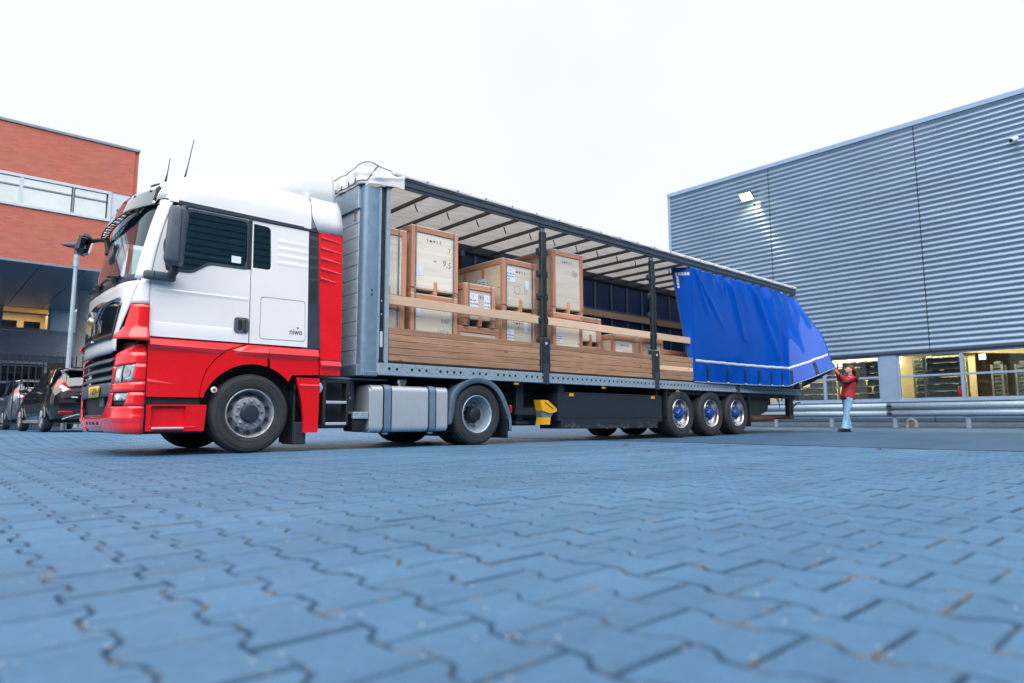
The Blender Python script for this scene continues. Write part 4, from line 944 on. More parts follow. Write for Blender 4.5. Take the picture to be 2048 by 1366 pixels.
    for far in (0, 1):
        a = lambda z: itp(z, [(1.33, .80), (1.42, .74), (1.50, .56), (1.76, .40)]); m0 = (lambda z: .004) if not far else (lambda z: 4-a(z)); m1 = a if not far else (lambda z: 3.996)
        skin('corner_panel', 'red_paint', T, m0, m1, lambda s: 1.335+.03*s if not far else 1.365-.03*s, 1.765, lambda u, z: .012+.05*smooth01((1.50-z)/.14), 14, 14, label='red corner panel under the windscreen pillar')
    # black glossy grille shield with chrome lettering and bow
    gl = lambda z: itp(z, [(1.37, .955), (1.86, .66)])
    gp = skin('grille_shield', 'black_gloss', T, gl, lambda z: 4-gl(z), 1.375, lambda s: 1.80+.10*math.sin(math.pi*s), .010, 36, 8)
    def fr_at(y, z, off):
        lo, hi = 0.0, 4.0
        for _ in range(40):
            mid = (lo+hi)/2
            if surf(mid, z).y < y: lo = mid
            else: hi = mid
        return surf(lo, z, off)
    for k, ch_ in enumerate('MAN'):
        cy = 9.78+(1-k)*.30
        text('lettering', ch_, 'galv_light', gp, lambda a, b, d, cy=cy: tuple(fr_at(cy-a, 1.565+b, .030)), .23, bold=.001)
    tr = []
    for i in range(25):
        y = lerp(8.80, 10.76, i/24); dd = abs(y-9.78); z = 1.845-.02-.16*max(0, 1-dd/.34)**1.2+.03*dd; tr.append(fr_at(y, z, .028))
    obj('chrome_bow', G().tube(tr, .016, 6), 'chrome', gp)
    skin('grille_slot', 'black', gp, .98, 3.02, 1.385, 1.45, .016, 24, 2)
    for yy in (9.72, 9.84): obj('emblem', G().tube([fr_at(yy, 1.78, .03), fr_at(yy+.015, 1.72, .034)], .012, 6), 'chrome', gp)
    obj('number_mark', G().tube([fr_at(9.78, 1.40, .03), fr_at(9.78, 1.42, .03)], .02, 8), 'lamp_white', gp)
    # dark recess behind the radiator slats
    skin('radiator_recess', 'black', T, .3, 3.7, .47, 1.33, -.10, 30, 4)
    for i, z in enumerate((1.245, 1.14, 1.035, .93)):
        skin('radiator_slat', 'grey_plastic', T, .93, 3.07, lambda s, z=z: z-.035, lambda s, z=z: z+.025, lambda u, zz_, z=z: -.02+(.03 if zz_ < z else -.03)*abs(zz_-z)/.03, 26, 4, thick=.018)
    skin('slat_frame', 'grey_plastic', T, .915, 3.085, .70, .862, .0, 26, 3, thick=.02)
    # bumper: upper corners, lower apron
    for far in (0, 1):
        fl = (lambda u: u) if not far else (lambda u: 4-u)
        def patch(name, m, a, b, z0, z1, off=0.0, nu=10, nz=4, thick=.014, label=None):
            A = a if callable(a) else (lambda z: a); B = b if callable(b) else (lambda z: b)
            if far: return skin(name, m, T, lambda z: 4-B(z), lambda z: 4-A(z), (lambda s: z0(1-s)) if callable(z0) else z0, (lambda s: z1(1-s)) if callable(z1) else z1, off, nu, nz, thick, label=label)
            return skin(name, m, T, A, B, z0, z1, off, nu, nz, thick, label=label)
        inner = lambda z: itp(z, [(.45, 1.16), (.70, .95), (.78, .90), (1.0, .86), (1.27, .76)])
        hl_in = lambda z: itp(z, [(.83, .84), (1.06, .73)]); hl_out = lambda z: itp(z, [(.83, .285), (1.06, .225)])
        zb_ = lambda u_: itp(u_, [(0, .875), (1, .835)]); zt_ = lambda u_: itp(u_, [(0, 1.075), (1, 1.04)])
        lab = 'red bumper corner round the headlight'
        patch('bumper_corner', 'red_paint', .012, hl_out, .865, 1.075, .0, label=lab)
        patch('bumper_corner', 'red_paint', hl_in, inner, .84, 1.045, .0, label=lab)
        patch('bumper_corner', 'red_paint', .012, inner, lambda s: lerp(1.075, 1.045, s), lambda s: 1.31-.03*s-.10*max(0, s-.75)/.25, lambda u, z: -.09*smooth01((z-1.16)/.16), 16, 10, label=lab)
        patch('bumper_corner', 'red_paint', .012, inner, .745, lambda s: lerp(.865, .838, s), .004, 16, 3, label=lab)
        h = patch('headlight', 'lens', hl_out, hl_in, lambda s: lerp(.867, .840, s), lambda s: lerp(1.073, 1.043, s), -.006, 12, 6)
        pr = surf(fl(.44), .95, -.006); 
        hg = G().tube([surf(fl(.45), .975, -.05), surf(fl(.45), .975, .004)], .065, 20); obj('projector', hg, 'chrome', h)
        hg = G().tube([surf(fl(.66), .96, -.05), surf(fl(.66), .96, .002)], .055, 20); obj('projector', hg, 'lamp_white', h)
        obj('lens_divider', G().tube([surf(fl(.545), .86, .002), surf(fl(.535), .95, .004), surf(fl(.50), 1.05, .002)], .010, 6), 'black', h)
        # lower part with fog lamp
        fo = lambda z: itp(z, [(.58, .46), (.64, .40), (.73, .355)]); fi = lambda z: itp(z, [(.58, .84), (.73, .80)])
        patch('bumper', 'red_paint', .012, fo, .58, .738, .004, 8, 4)
        patch('bumper', 'red_paint', fi, inner, .58, .738, .004, 8, 4)
        f_ = patch('fog_lamp', 'lens', fo, fi, .645, .735, -.008, 10, 4)
        patch('fog_lamp_bezel', 'black', fo, fi, .583, .643, -.02, 10, 2)
        obj('projector', G().tube([surf(fl(.66), .69, -.05), surf(fl(.66), .69, .0)], .038, 16), 'lamp_white', f_)
        patch('bumper', 'red_paint', .012, lambda z: itp(z, [(.25, 1.35), (.45, 1.22), (.58, 1.07)]), lambda s: .258+.02*s, .577, lambda u, z: .008-.05*smooth01((.34-z)/.12)+.012*math.exp(-((z-.44)/.03)**2), 18, 12)
    skin('bumper', 'red_paint', T, lambda z: itp(z, [(.25, 1.35), (.46, 1.21)]), lambda z: 4-itp(z, [(.25, 1.35), (.46, 1.21)]), .29, .462, lambda u, z: .004-.04*smooth01((.37-z)/.1), 22, 6)
    for u in (1.55, 1.80, 2.05, 2.35): 
        p = surf(u, .395, .006); obj('tow_hole', G().obox(p, .012, .10, .055, surf(u, .395, .1)-p, b=.005), 'black', T)
    # lower opening
    obj('intake_duct', G().box(1.76, 1.80, 9.0, 10.6, .46, .74), 'box_black', T, smooth=False)
    skin('intake_floor', 'grey_plastic', T, 1.2, 2.8, .462, .485, -.02, 16, 1)
    obj('tow_cover', G().box(1.72, 1.75, 9.30, 9.50, .58, .70, .008), 'grey_plastic', T)
    # number plate
    pp = skin('number_plate', 'plate_yellow', T, lambda z: 1.37, lambda z: 2.06, .700, .835, .03, 10, 2, thick=.008)
    skin('plate_band', 'plate_blue', pp, 2.06, 2.14, .700, .835, .03, 3, 2, thick=.008)
    text('lettering', '11-BDN-4', 'ink', pp, lambda a, b, d: tuple(fr_at(9.50-a, .767+b, .0365)), .125, bold=.001, squeeze=.84)
    # --- visor
    def vis(s, t):
        y = lerp(8.60, 10.96, s); q = abs(y-9.78)/1.18; return (lerp(1.76, 1.89, t)+.22*q**2.6*(1 if s < .5 else .55), y, lerp(2.985, 3.30, t)+.02*q-.05*q*t)
    vz = obj('sun_visor', G().grid(vis, 30, 6), 'visor_glass', T, thick=.006)
    br = G()
    for s in [i/14 for i in range(15)]:
        a, b = Vector(vis(s, .02)), Vector(vis(s, .18)); c0 = Vector((a.x+.09, a.y, a.z+.02))
        br.tube([a+Vector((.004, 0, 0)), c0], .006, 5); 
        if s < 1: d0 = Vector(vis(s+1/14, .02)); br.tube([d0+Vector((.004, 0, 0)), c0], .005, 5); br.tube([c0, Vector((d0.x+.09, d0.y, d0.z+.02))], .007, 5)
    br.tube([Vector(vis(i/30, 0)) for i in range(31)], .008, 6); obj('visor_bracket', br, 'black', vz)
    bo = G()
    for s in (.10, .26, .42, .6, .78, .92): p = Vector(vis(s, .86)); bo.lathe([(1e-3, -.012), (.017, -.008), (.020, 0)], p+Vector((-.004, 0, 0)), 'x', 10)
    objs('bolt', bo, 'black', vz)
    obj('visor_bracket', G().tube([(1.98, 8.60, 3.06), (2.01, 8.59, 3.17), (2.03, 8.60, 3.24)], .016, 6), 'black', vz)
    # --- mirrors, near side
    mh = G().box(2.055, 2.255, 8.12, 8.36, 2.215, 2.915, .055, 3)
    mh.v = [(x+.10*(z-2.55)*.55+.05*((y-8.24)/.12), y, z) for x, y, z in mh.v]
    mi = obj('wing_mirror', mh, 'grey_plastic', T, ang=50)
    obj('mirror_seam', G().box(2.165, 2.172, 8.116, 8.12, 2.25, 2.88), 'black', mi, smooth=False)
    objs('mirror_arm', G().tube([(2.19, 8.28, 2.26), (2.17, 8.30, 2.16), (2.14, 8.36, 2.10)], [.045, .05, .05], 10).tube([(2.20, 8.30, 2.90), (2.26, 8.40, 2.98), (2.32, 8.53, 3.02)], .030, 8), 'dark_plastic', mi)
    obj('mirror_foot', G().box(1.885, 2.235, 8.425, 8.512, 2.062, 2.168, .03, 3), 'grey_plastic', mi)
    obj('mirror_foot_gap', G().box(1.985, 1.992, 8.421, 8.43, 2.065, 2.165), 'black', mi, smooth=False)
    # far-side mirrors
    mf = obj('wing_mirror', G().box(1.99, 2.20, 11.18, 11.42, 2.25, 2.9, .05, 2), 'grey_plastic', T)
    obj('mirror_arm', G().tube([(2.1, 11.28, 2.26), (2.1, 11.05, 2.12)], .045, 8), 'dark_plastic', mf)
    fm = obj('front_mirror', G().obox((1.655, 10.92, 2.915), .17, .27, .30, (1, -.25, -.25), b=.05), 'black_gloss', T)
    obj('mirror_glass', G().obox((1.625, 10.80, 2.90), .10, .10, .19, (1, -.35, -.15), b=.02), 'car_glass', fm)
    obj('mirror_arm', G().tube([(1.70, 10.90, 2.97), (1.80, 10.72, 2.97), (1.86, 10.55, 2.95), (1.88, 10.50, 2.80), (1.86, 10.46, 2.72)], [.035, .03, .036, .036, .03], 8), 'black', fm)
    # wipers
    for y0, y1 in ((8.98, 9.75), (9.75, 10.6)):
        objs('wiper', G().tube([fr_at(y0+.08, 2.10, .02), fr_at((y0+y1)/2, 2.16, .035), fr_at(y1-.1, 2.15, .03)], .014, 6).tube([fr_at(y0-.08, 2.13, .018), fr_at(y0+.45, 2.215, .022)], .020, 6).tube([fr_at(y0+.08, 2.07, 0), fr_at(y0+.06, 2.16, .04)], [.045, .03], 8), 'black', T)
    # cab interior seen through the glass
    obj('cab_floor', G().box(1.95, 3.85, 8.56, 11.0, 1.35, 1.42), 'interior', T, smooth=False)
    obj('cab_lining', G().box(3.78, 3.86, 8.58, 10.98, 1.45, 3.02), 'lining_pale', T, smooth=False)
    obj('cab_lining', G().box(2.05, 3.8, 8.62, 10.94, 3.03, 3.06), 'lining_pale', T, smooth=False)
    obj('cab_lining', G().box(2.2, 3.8, 10.9, 10.95, 1.45, 2.1), 'interior', T, smooth=False)
    obj('dashboard', G().box(1.86, 2.28, 8.66, 10.90, 1.45, 2.10, .06, 2), 'dash_grey', T)
    for y in (9.1, 10.4):
        s_ = obj('seat', G().box(2.75, 3.25, y-.26, y+.26, 1.45, 1.95, .06, 2), 'interior', T); obj('seat_back', G().box(3.15, 3.32, y-.25, y+.25, 1.9, 2.75, .06, 2), 'interior', s_)
    obj('steering_wheel', G().tube([(2.45+.1*math.sin(a), 9.1+.22*math.cos(a), 2.16+.2*math.sin(a)) for a in [i*math.pi/12 for i in range(25)]], .017, 6, cap=False), 'black', T)
    def curtain(s, t): return (lerp(2.80, 3.10, s)+.02*math.sin(s*40), 10.86-.03*math.cos(s*38), lerp(2.15, 3.0, t))
    obj('cab_curtain', G().grid(curtain, 40, 2), 'curtain_cream', T, thick=.004)
    # --- red lower side
    seam = [(2.585, .70), (2.60, .86), (2.655, 1.03), (2.745, 1.16), (2.87, 1.27), (3.0, 1.335), (3.138, 1.382)]
    step_up = flank('lower_door', 'red_paint', T, [(1.996, .692), (1.993, 1.382), (3.12, 1.382), (2.99, 1.343), (2.862, 1.278), (2.737, 1.168), (2.646, 1.035), (2.592, .862), (2.577, .692)], d=0.0)
    a1 = arc(AX, .50, .632, 163, 42, 22)
    fend = flank('front_wing', 'red_paint', T, seam+[(3.148, 1.382), (3.40, 1.382), (3.40, 1.12)]+[p for p in a1[::-1] if p[0] < 3.40], d=-.006)
    fend2 = flank('front_wing', 'red_paint', T, [(3.406, 1.382), (4.10, 1.372), (4.12, 1.03), (3.74, 1.012)]+[p for p in a1[::-1] if p[0] > 3.408 and p[0] < 3.74], d=-.004)
    obj('wing_shoulder', G().prism([(8.4955, 1.370), (8.452, 1.282), (8.4955, 1.215)], 'x', 3.41, 4.10), 'red_paint', fend2, smooth=False)
    obj('wing_shoulder', G().add([(3.402, 8.4935, 1.372), (3.402, 8.452, 1.282), (3.402, 8.4935, 1.215), (3.15, 8.4935, 1.374), (2.95, 8.4935, 1.300), (3.05, 8.470, 1.283), (2.98, 8.4935, 1.235)], [(0, 3, 5, 1), (3, 4, 5), (1, 5, 6, 2), (4, 6, 5)]), 'red_paint', fend, smooth=False)
    obj('wing_shoulder', G().add([(2.0, 8.4995, 1.374), (2.0, 8.452, 1.300), (2.0, 8.4995, 1.235), (3.08, 8.4995, 1.374), (2.86, 8.480, 1.292), (2.80, 8.4995, 1.235)], [(0, 3, 4, 1), (1, 4, 5, 2), (0, 1, 2), (3, 5, 4)]), 'red_paint', step_up, smooth=False)
    obj('wing_crease', G().add([(2.0, 8.4995, .90), (2.0, 8.486, .87), (2.0, 8.4995, .84), (2.30, 8.4995, .845)], [(0, 1, 3), (1, 2, 3)]), 'red_paint', step_up, smooth=False)
    flank('rear_skirt', 'red_paint', T, [(4.128, 1.235), (4.444, 1.235), (4.44, 1.035), (4.135, 1.03)], d=-.004)
    obj('wing_shoulder', G().prism([(8.4955, 1.230), (8.455, 1.165), (8.4955, 1.11)], 'x', 4.137, 4.438), 'red_paint', fend2, smooth=False)
    obj('side_marker', G().disc((2.745, 8.494, .79), .038, 'y', 20, .014), 'lamp_white', fend)
    obj('marker_button', G().disc((2.745, 8.480, .79), .016, 'y', 14, .008), 'red_lens', fend)
    # inner arch and gaps
    def archsheet(s, t): a = math.radians(lerp(188, 8, s)); return (AX+.655*math.cos(a), lerp(8.52, 9.3, t), .50+.655*math.sin(a))
    obj('wheel_arch', G().grid(archsheet, 24, 1), 'black', T)
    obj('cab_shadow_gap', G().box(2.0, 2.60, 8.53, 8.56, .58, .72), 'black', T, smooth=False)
    # step pod
    pod = [(2.012, .292), (2.010, .600), (2.672, .606), (2.652, .288)]; rec = rpoly([(2.06, .335), (2.06, .585), (2.44, .588), (2.44, .335)], .02)
    pd_ = flank('step_pod', 'red_paint', T, pod, [rec], t=.16)
    flank('step_recess', 'red_paint', pd_, [(2.02, .30), (2.02, .595), (2.64, .595), (2.62, .30)], d=.045, t=.02)
    obj('step_tread', G().box(2.07, 2.42, 8.47, 8.60, .312, .338, .006), 'aluminium', pd_)
    obj('step_ridge', G().prism([(8.5, .345), (8.488, .335), (8.5, .322)], 'x', 2.05, 2.55), 'red_paint', pd_)
    obj('bumper_gap', G().box(1.985, 2.012, 8.52, 8.60, .28, 1.38), 'black', T, smooth=False)
    obj('underbody', G().box(1.85, 4.3, 8.75, 10.8, .42, 1.32), 'chassis', T, smooth=False)
    obj('underbody', G().box(1.9, 2.65, 8.56, 11.0, .26, .6), 'chassis', T, smooth=False)
    # rear red skirt behind the wheel
    rs = [(3.80, .985), (4.140, .982), (4.140, .845), (4.130, .248), (3.925, .248), (3.918, .45), (3.895, .62), (3.86, .78)]
    flank('wheel_skirt', 'red_paint', T, rs, d=.0, t=.05)
    obj('skirt_crease', G().prism([(8.4995, .90), (8.485, .88), (8.4995, .845)], 'x', 3.85, 4.135), 'red_paint', T, smooth=False)
    obj('mud_flap', G().box(3.80, 3.825, 8.56, 9.0, .11, .9), 'box_black', T, smooth=False)
    obj('mud_flap', G().obox((3.90, 8.75, .24), .16, .42, .30, (1, 0, 0), b=.01), 'box_black', T)
    # --- wheels
    wheel(T, AX, 8.53, RW, RW, .32, 'front'); wheel(T, AX, 11.03, RW, RW, .32, 'front', -1)
    wheel(T, DX, 8.50, RW, RW, .30, 'drive', 1, True); wheel(T, DX, 11.06, RW, RW, .30, 'drive', -1, True)
    objs('axle', G().tube([(AX, 8.8, .5), (AX, 10.8, .5)], .07, 10).tube([(DX, 8.8, .5), (DX, 10.8, .5)], .11, 12), 'chassis', T)
    # --- chassis rails, step ladder, catwalk
    objs('chassis_rail', G().box(3.9, 8.3, 9.35, 9.43, .72, 1.0).box(3.9, 8.3, 10.13, 10.21, .72, 1.0), 'chassis', T, smooth=False)
    obj('equipment_box', G().box(4.16, 4.80, 8.72, 9.34, .30, 1.0, .02), 'box_black', T)
    lad = objs('ladder', G().box(4.19, 4.225, 8.47, 8.62, .34, .93, .006).box(4.535, 4.57, 8.47, 8.62, .34, .93, .006).box(4.17, 4.60, 8.47, 8.66, .925, .965, .008), 'chassis', T)[0]
    for z in (.66, .365): obj('rung', G().box(4.226, 4.534, 8.455, 8.60, z-.02, z+.018, .006), 'aluminium', lad)
    cw = obj('catwalk', G().box(4.20, 5.35, 8.72, 9.34, 1.00, 1.03, .004), 'galvanised', T)
    th = G()
    for k in range(12): th.box(4.22+k*.032, 4.238+k*.032, 8.462, 8.47, .967, .985)
    obj('tread_teeth', th, 'black', lad, smooth=False, kind='stuff')
    obj('air_line', G().tube([(4.15, 8.52, .92), (4.17, 8.50, .85), (4.16, 8.53, .80)], .024, 8), 'frame_blue', T)
    vb = G()
    for x, z in ((4.63, .87), (4.68, .80), (4.72, .73)): vb.disc((x, 8.715, z), .022, 'y', 10, .02)
    objs('valve_block', vb, 'rim_grey', T)
    ad_ = obj('additive_tank', G().box(4.66, 4.86, 8.52, 8.80, .25, .52, .03, 2), 'black', T); obj('tank_cover', G().box(4.66, 4.90, 8.49, 8.70, .43, .53, .008), 'galv_light', ad_)
    # --- fuel tank
    pts = rpoly([(8.47, .235), (9.12, .235), (9.12, .925), (8.47, .925)], .10, 7)
    tk = obj('fuel_tank', G().prism(pts, 'x', 4.935, 6.30), 'aluminium', T, ang=25)
    cp = rpoly([(8.50, .265), (9.09, .265), (9.09, .895), (8.50, .895)], .09, 7)
    obj('tank_end', G().prism(cp, 'x', 4.915, 4.935), 'aluminium', tk, ang=25)
    for x in (5.20, 6.005):
        sp_ = rpoly([(8.458, .222), (9.13, .222), (9.13, .938), (8.458, .938)], .105, 7); obj('tank_strap', G().prism(sp_, 'x', x-.055, x+.055), 'galvanised', tk, ang=25)
        sp_ = rpoly([(8.463, .228), (9.125, .228), (9.125, .932), (8.463, .932)], .103, 7); obj('strap_rubber', G().prism(sp_, 'x', x-.075, x+.075), 'black', tk, ang=25)
        obj('strap_bolt', G().box(x-.04, x+.04, 8.50, 8.56, .20, .225, .006), 'galvanised', tk)
    obj('filler_cap', G().lathe([(1e-3, .095), (.085, .095), (.095, .08), (.095, .03), (.07, .02), (.07, -.02)], (5.52, 8.62, .93), 'z', 20), 'chrome', tk)
    obj('tank_bracket', G().box(4.95, 6.25, 9.12, 9.34, .35, .8), 'chassis', T, smooth=False)
    # --- grey rear mudguards
    prof = [(6.335, .335), (6.345, .55), (6.385, .76), (6.50, .93), (6.69, 1.05), (6.93, 1.10), (7.17, 1.065), (7.36, .96), (7.50, .80), (7.60, .60), (7.66, .40), (7.665, .22)]
    for far in (0, 1):
        yy = (8.462, 9.16) if not far else (10.40, 11.098)
        inn = []
        for i, (x, z) in enumerate(prof):
            d = Vector((DX-x, .50-z)).normalized(); th_ = .085 if 0 < i < 10 else .055; inn.append((x+d.x*th_, z+d.y*th_))
        def dens(p):
            out = []
            for i in range(len(p)-1):
                for k in range(4):
                    t = k/4; a = p[max(0, i-1)]; b = p[i]; c_ = p[i+1]; d_ = p[min(len(p)-1, i+2)]
                    out.append(tuple(.5*((2*b[j])+(-a[j]+c_[j])*t+(2*a[j]-5*b[j]+4*c_[j]-d_[j])*t*t+(-a[j]+3*b[j]-3*c_[j]+d_[j])*t**3) for j in (0, 1)))
            return out+[p[-1]]
        po, pi_ = dens(prof), dens(inn); y0, y1 = yy; n = len(po); g = G()
        for i in range(n-1):
            q = [po[i], po[i+1], pi_[i+1], pi_[i]]; fy = y0 if not far else y1
            g.add([(a, fy, b) for a, b in q], [(0, 1, 2, 3)])
            g.add([(po[i][0], y0, po[i][1]), (po[i+1][0], y0, po[i+1][1]), (po[i+1][0], y1, po[i+1][1]), (po[i][0], y1, po[i][1])], [(0, 1, 2, 3)])
        mg = obj('mudguard', g, 'fender_grey', T, ang=40, thick=.008)
        if not far:
            for i in (10, 33): obj('mudguard_seam', G().tube([(po[i][0], y0-.004, po[i][1]), (pi_[i][0], y0-.004, pi_[i][1])], .004, 4), 'dark_gap', mg)
            obj('tail_lamp', G().box(7.655, 7.70, 8.47, 8.62, .52, .66, .015), 'red_lens', mg)
        obj('mud_flap', G().box(7.58, 7.61, yy[0]+.03, yy[1]-.03, .10, .42), 'box_black', T, smooth=False)
    obj('fifth_wheel', G().lathe([(1e-3, 0), (.45, 0), (.48, -.04), (.48, -.09), (1e-3, -.09)], (6.55, 9.78, 1.14), 'z', 28), 'chassis', T)
    return T
TRACTOR = tractor()

# ------------------------------------------------------------------ curtain-side trailer
Y0, Y1 = 8.466, 11.03
def trailer():
    T = thing('semi_trailer', 'open curtain-sided trailer with white roof and slatted timber side, blue curtain drawn to the rear', 'trailer', (12, 9.75, 0))
    X0, X1 = 4.75, 18.88
    # floor and underframe
    obj('load_floor', G().box(X0+.05, X1, Y0+.06, Y1-.06, 1.235, 1.288), 'plank_wood', T, smooth=False)
    sill = obj('side_sill', G().box(5.03, X1, Y0, Y0+.035, 1.072, 1.252, .006), 'galv_light', T)
    obj('side_sill', G().box(5.03, X1, Y1-.035, Y1, 1.072, 1.252, .006), 'galv_light', T)
    hole = G(); sm = G(); x = 5.22; k = 0
    while x < 18.6:
        if k % 9 not in (2, 6) or x > 8: hole.disc((x, Y0-.0005, 1.172), .024, 'y', 10, .002)
        for dx, dz in ((.05, .035), (.05, -.035), (.085, .035), (.085, -.035)): sm.disc((x+dx, Y0-.0005, 1.165+dz), .0065, 'y', 6, .002)
        x += .134; k += 1
    obj('lashing_hole', hole, 'black', sill, smooth=False, fix=False, kind='stuff'); obj('rivet', sm, 'rail_grey', sill, smooth=False, fix=False, kind='stuff')
    obj('sill_lip', G().box(5.03, X1, Y0+.035, Y0+.16, 1.072, 1.086), 'galvanised', T, smooth=False)
    obj('sill_edge', G().box(5.03, X1, Y0+.004, Y0+.06, 1.2525, 1.285), 'dark_gap', T, smooth=False)
    cr = None
    for i in range(20):
        if cr is None: cr = obj('cross_member', G().box(5.4, 5.46, Y0+.16, Y1-.16, 1.07, 1.23), 'chassis', T, smooth=False)
        else: inst(cr, T, (i*.69, 0, 0))
    objs('chassis_beam', G().box(4.9, 18.6, 9.25, 9.33, .80, 1.23).box(4.9, 18.6, 10.17, 10.25, .80, 1.23), 'chassis', T, smooth=False)
    obj('chassis_cover', G().box(9.2, 16.0, 9.34, 10.16, .62, 1.0), 'chassis', T, smooth=False)
    obj('chassis_beam', G().box(12.3, 18.7, Y0+.10, Y0+.16, .97, 1.068), 'chassis', T, smooth=False)
    # front wall: pressed aluminium planks
    nP = 11; z = 1.22
    for i in range(nP):
        h = (3.56-1.22)/nP; obj('wall_panel', G().box(X0, X0+.035, Y0+.16, Y1-.16, z+i*h+.004, z+(i+1)*h-.004, .004), 'alu_panel', T)
    obj('wall_backing', G().box(X0+.04, X0+.06, Y0+.1, Y1-.1, 1.1, 4.05), 'alu_panel', T, smooth=False)
    obj('header_panel', G().box(X0-.035, X0+.034, Y0+.13, Y1-.13, 3.565, 3.915, .006), 'galv_light', T)
    obj('bottom_rail', G().box(X0-.04, X0+.034, Y0+.06, Y1-.06, 1.05, 1.215, .008), 'galvanised', T)
    hk = G().tube([(X0-.03, 8.70, 3.56), (X0-.03, 8.70, 3.40), (X0-.05, 8.70, 3.38)], .010, 6); obj('hook', hk, 'rust', T)
    # corner post: rounded galvanised column, dark slide rail, light strip
    for far in (0, 1):
        s = (lambda y: y) if not far else (lambda y: 19.496-y)
        pts = [(4.755, 8.66), (4.755, 8.54), (4.775, 8.495), (4.82, 8.472), (5.0, 8.468), (5.0, 8.66)]
        g = G().prism([(a, s(b)) for a, b in pts], 'z', 1.06, 3.90); cpst = obj('corner_post', g, 'galvanised', T, ang=40)
        obj('post_strip', G().box(5.002, 5.040, s(8.470), s(8.64), 1.10, 3.93), 'galv_light', cpst, smooth=False)
        obj('slide_channel', G().box(5.0405, 5.130, s(8.500), s(8.64), 1.10, 3.95), 'post_dark', cpst, smooth=False)
        obj('post_strip', G().box(5.1305, 5.195, s(8.468), s(8.64), 1.255, 3.97), 'galv_light', cpst, smooth=False)
        obj('post_foot', G().box(4.78, 5.02, s(8.455), s(8.62), 1.05, 1.12, .01), 'galvanised', cpst)
        if not far:
            objs('rivet', G().disc((4.90, 8.467, 2.32), .016, 'y', 10, .006).disc((4.90, 8.467, 2.255), .016, 'y', 10, .006), 'dark_plastic', cpst)
            obj('channel_handle', G().box(5.06, 5.11, 8.478, 8.499, 1.48, 1.72, .01), 'panel_white', cpst)
            objs('rivet', G().disc((5.085, 8.4995, 1.98), .012, 'y', 8, .006).disc((5.085, 8.4995, 2.18), .012, 'y', 8, .006), 'panel_white', cpst)
    # planks of the side gates, bay by bay
    bays = [(5.205, 8.385), (8.645, 11.79), (12.055, 15.2), (15.5, 18.3)]
    for bi, (a, b) in enumerate(bays):
        src = None
        for i in range(5):
            z0 = 1.29+i*.102; mt = 'board_pale' if (bi == 2 and i == 2) else 'plank_wood'; zt = z0+.0945+(.03 if bi == 2 and i == 4 else 0)
            g = G().box(a+R_.uniform(0, .012), b-R_.uniform(0, .012), Y0+.012+R_.uniform(-.003, .003), Y0+.042, z0, zt, .004)
            obj('plank', g, mt, T, label='pale new plank among the brown ones' if mt == 'board_pale' else None)
            g = G().box(a, b, Y1-.042, Y1-.012, z0, z0+.0985, .004); obj('plank', g, 'plank_wood', T)
        obj('side_board', G().box(a-.03, b+.03, Y0+.05, Y0+.078, 2.155, 2.300, .005), 'board_pale', T)
        obj('side_board', G().box(a-.03, b+.03, Y1-.078, Y1-.05, 3.05, 3.21, .005), 'board_pale', T)
    # sliding posts with board pockets
    for x in (8.515, 11.92, 15.35):
        for far in (0, 1):
            s = (lambda y: y) if not far else (lambda y: 19.496-y)
            p = obj('side_post', G().box(x-.068, x+.068, s(8.478), s(8.56), 1.92, 3.90, .008), 'post_dark', T)
            obj('post_slot', G().box(x-.02, x+.03, s(8.474), s(8.4775), 1.95, 3.40), 'black', p, smooth=False)
            obj('post_base', G().box(x-.125, x+.125, s(8.452), s(8.57), 1.255, 1.90, .018), 'post_dark', p)
            obj('post_clamp', G().box(x-.075, x+.075, s(8.447), s(8.4515), 1.05, 1.42, .002), 'rail_grey', p)
            obj('post_head', G().box(x-.05, x+.05, s(8.50), s(8.56), 3.902, 4.02, .006), 'galvanised', p)
            obj('post_latch', G().box(x-.02, x+.03, s(8.440), s(8.4515), 1.77, 1.82, .004), 'panel_white', p)
            for zc in (1.84, 2.225, 2.67, 3.10, 3.52):
                obj('board_pocket', G().box(x-.135, x+.135, s(8.50), s(8.585), zc-.07, zc+.07, .03, 2), 'post_dark', p)
    # roof: rails, bows, tarpaulin
    for far in (0, 1):
        s = (lambda y: y) if not far else (lambda y: 19.496-y)
        prof = [(8.450, 4.175), (8.450, 4.125), (8.462, 4.118), (8.462, 4.085), (8.450, 4.078), (8.450, 4.035), (8.468, 4.02), (8.468, 3.985), (8.50, 3.985), (8.54, 4.02), (8.54, 4.175)]
        obj('roof_rail', G().prism([(s(a), b) for a, b in prof], 'x', 5.10, X1+.02), 'rail_grey', T, smooth=False)
    hsrc = bsrc = None
    for k in range(19):
        x = 6.064-.675+k*.675
        if bsrc is None:
            bsrc = obj('roof_bow', G().box(x-.020, x+.020, 8.545, 10.95, 4.070, 4.135, .006), 'bow_grey', T)
            hsrc = obj('bow_hook', G().tube([(x+.02, 9.15, 4.06), (x+.04, 9.15, 4.01), (x+.09, 9.17, 3.95)], .011, 5), 'post_dark', T)
        else: inst(bsrc, T, (k*.675, 0, 0)); inst(hsrc, T, (k*.675, 0, 0))
    def roof(s, t):
        x = lerp(5.2, X1+.03, s); y = lerp(8.447, 11.05, t); q = abs(2*t-1); sag = .014*math.cos((x-6.064)/.675*2*math.pi)*(1-q**4)
        return (x, y, 4.165+.055*(1-q**8)+sag+.006*math.sin(x*9+y*3))
    obj('roof_tarpaulin', G().grid(roof, 160, 14), 'roof_tarp', T, ang=80)
    def hem(s, t):
        x = lerp(5.2, X1+.03, s); return (x, 8.444-.006*math.sin(x*9.3)*t, lerp(4.225, 4.158+.003*math.sin(x*7.1), t))
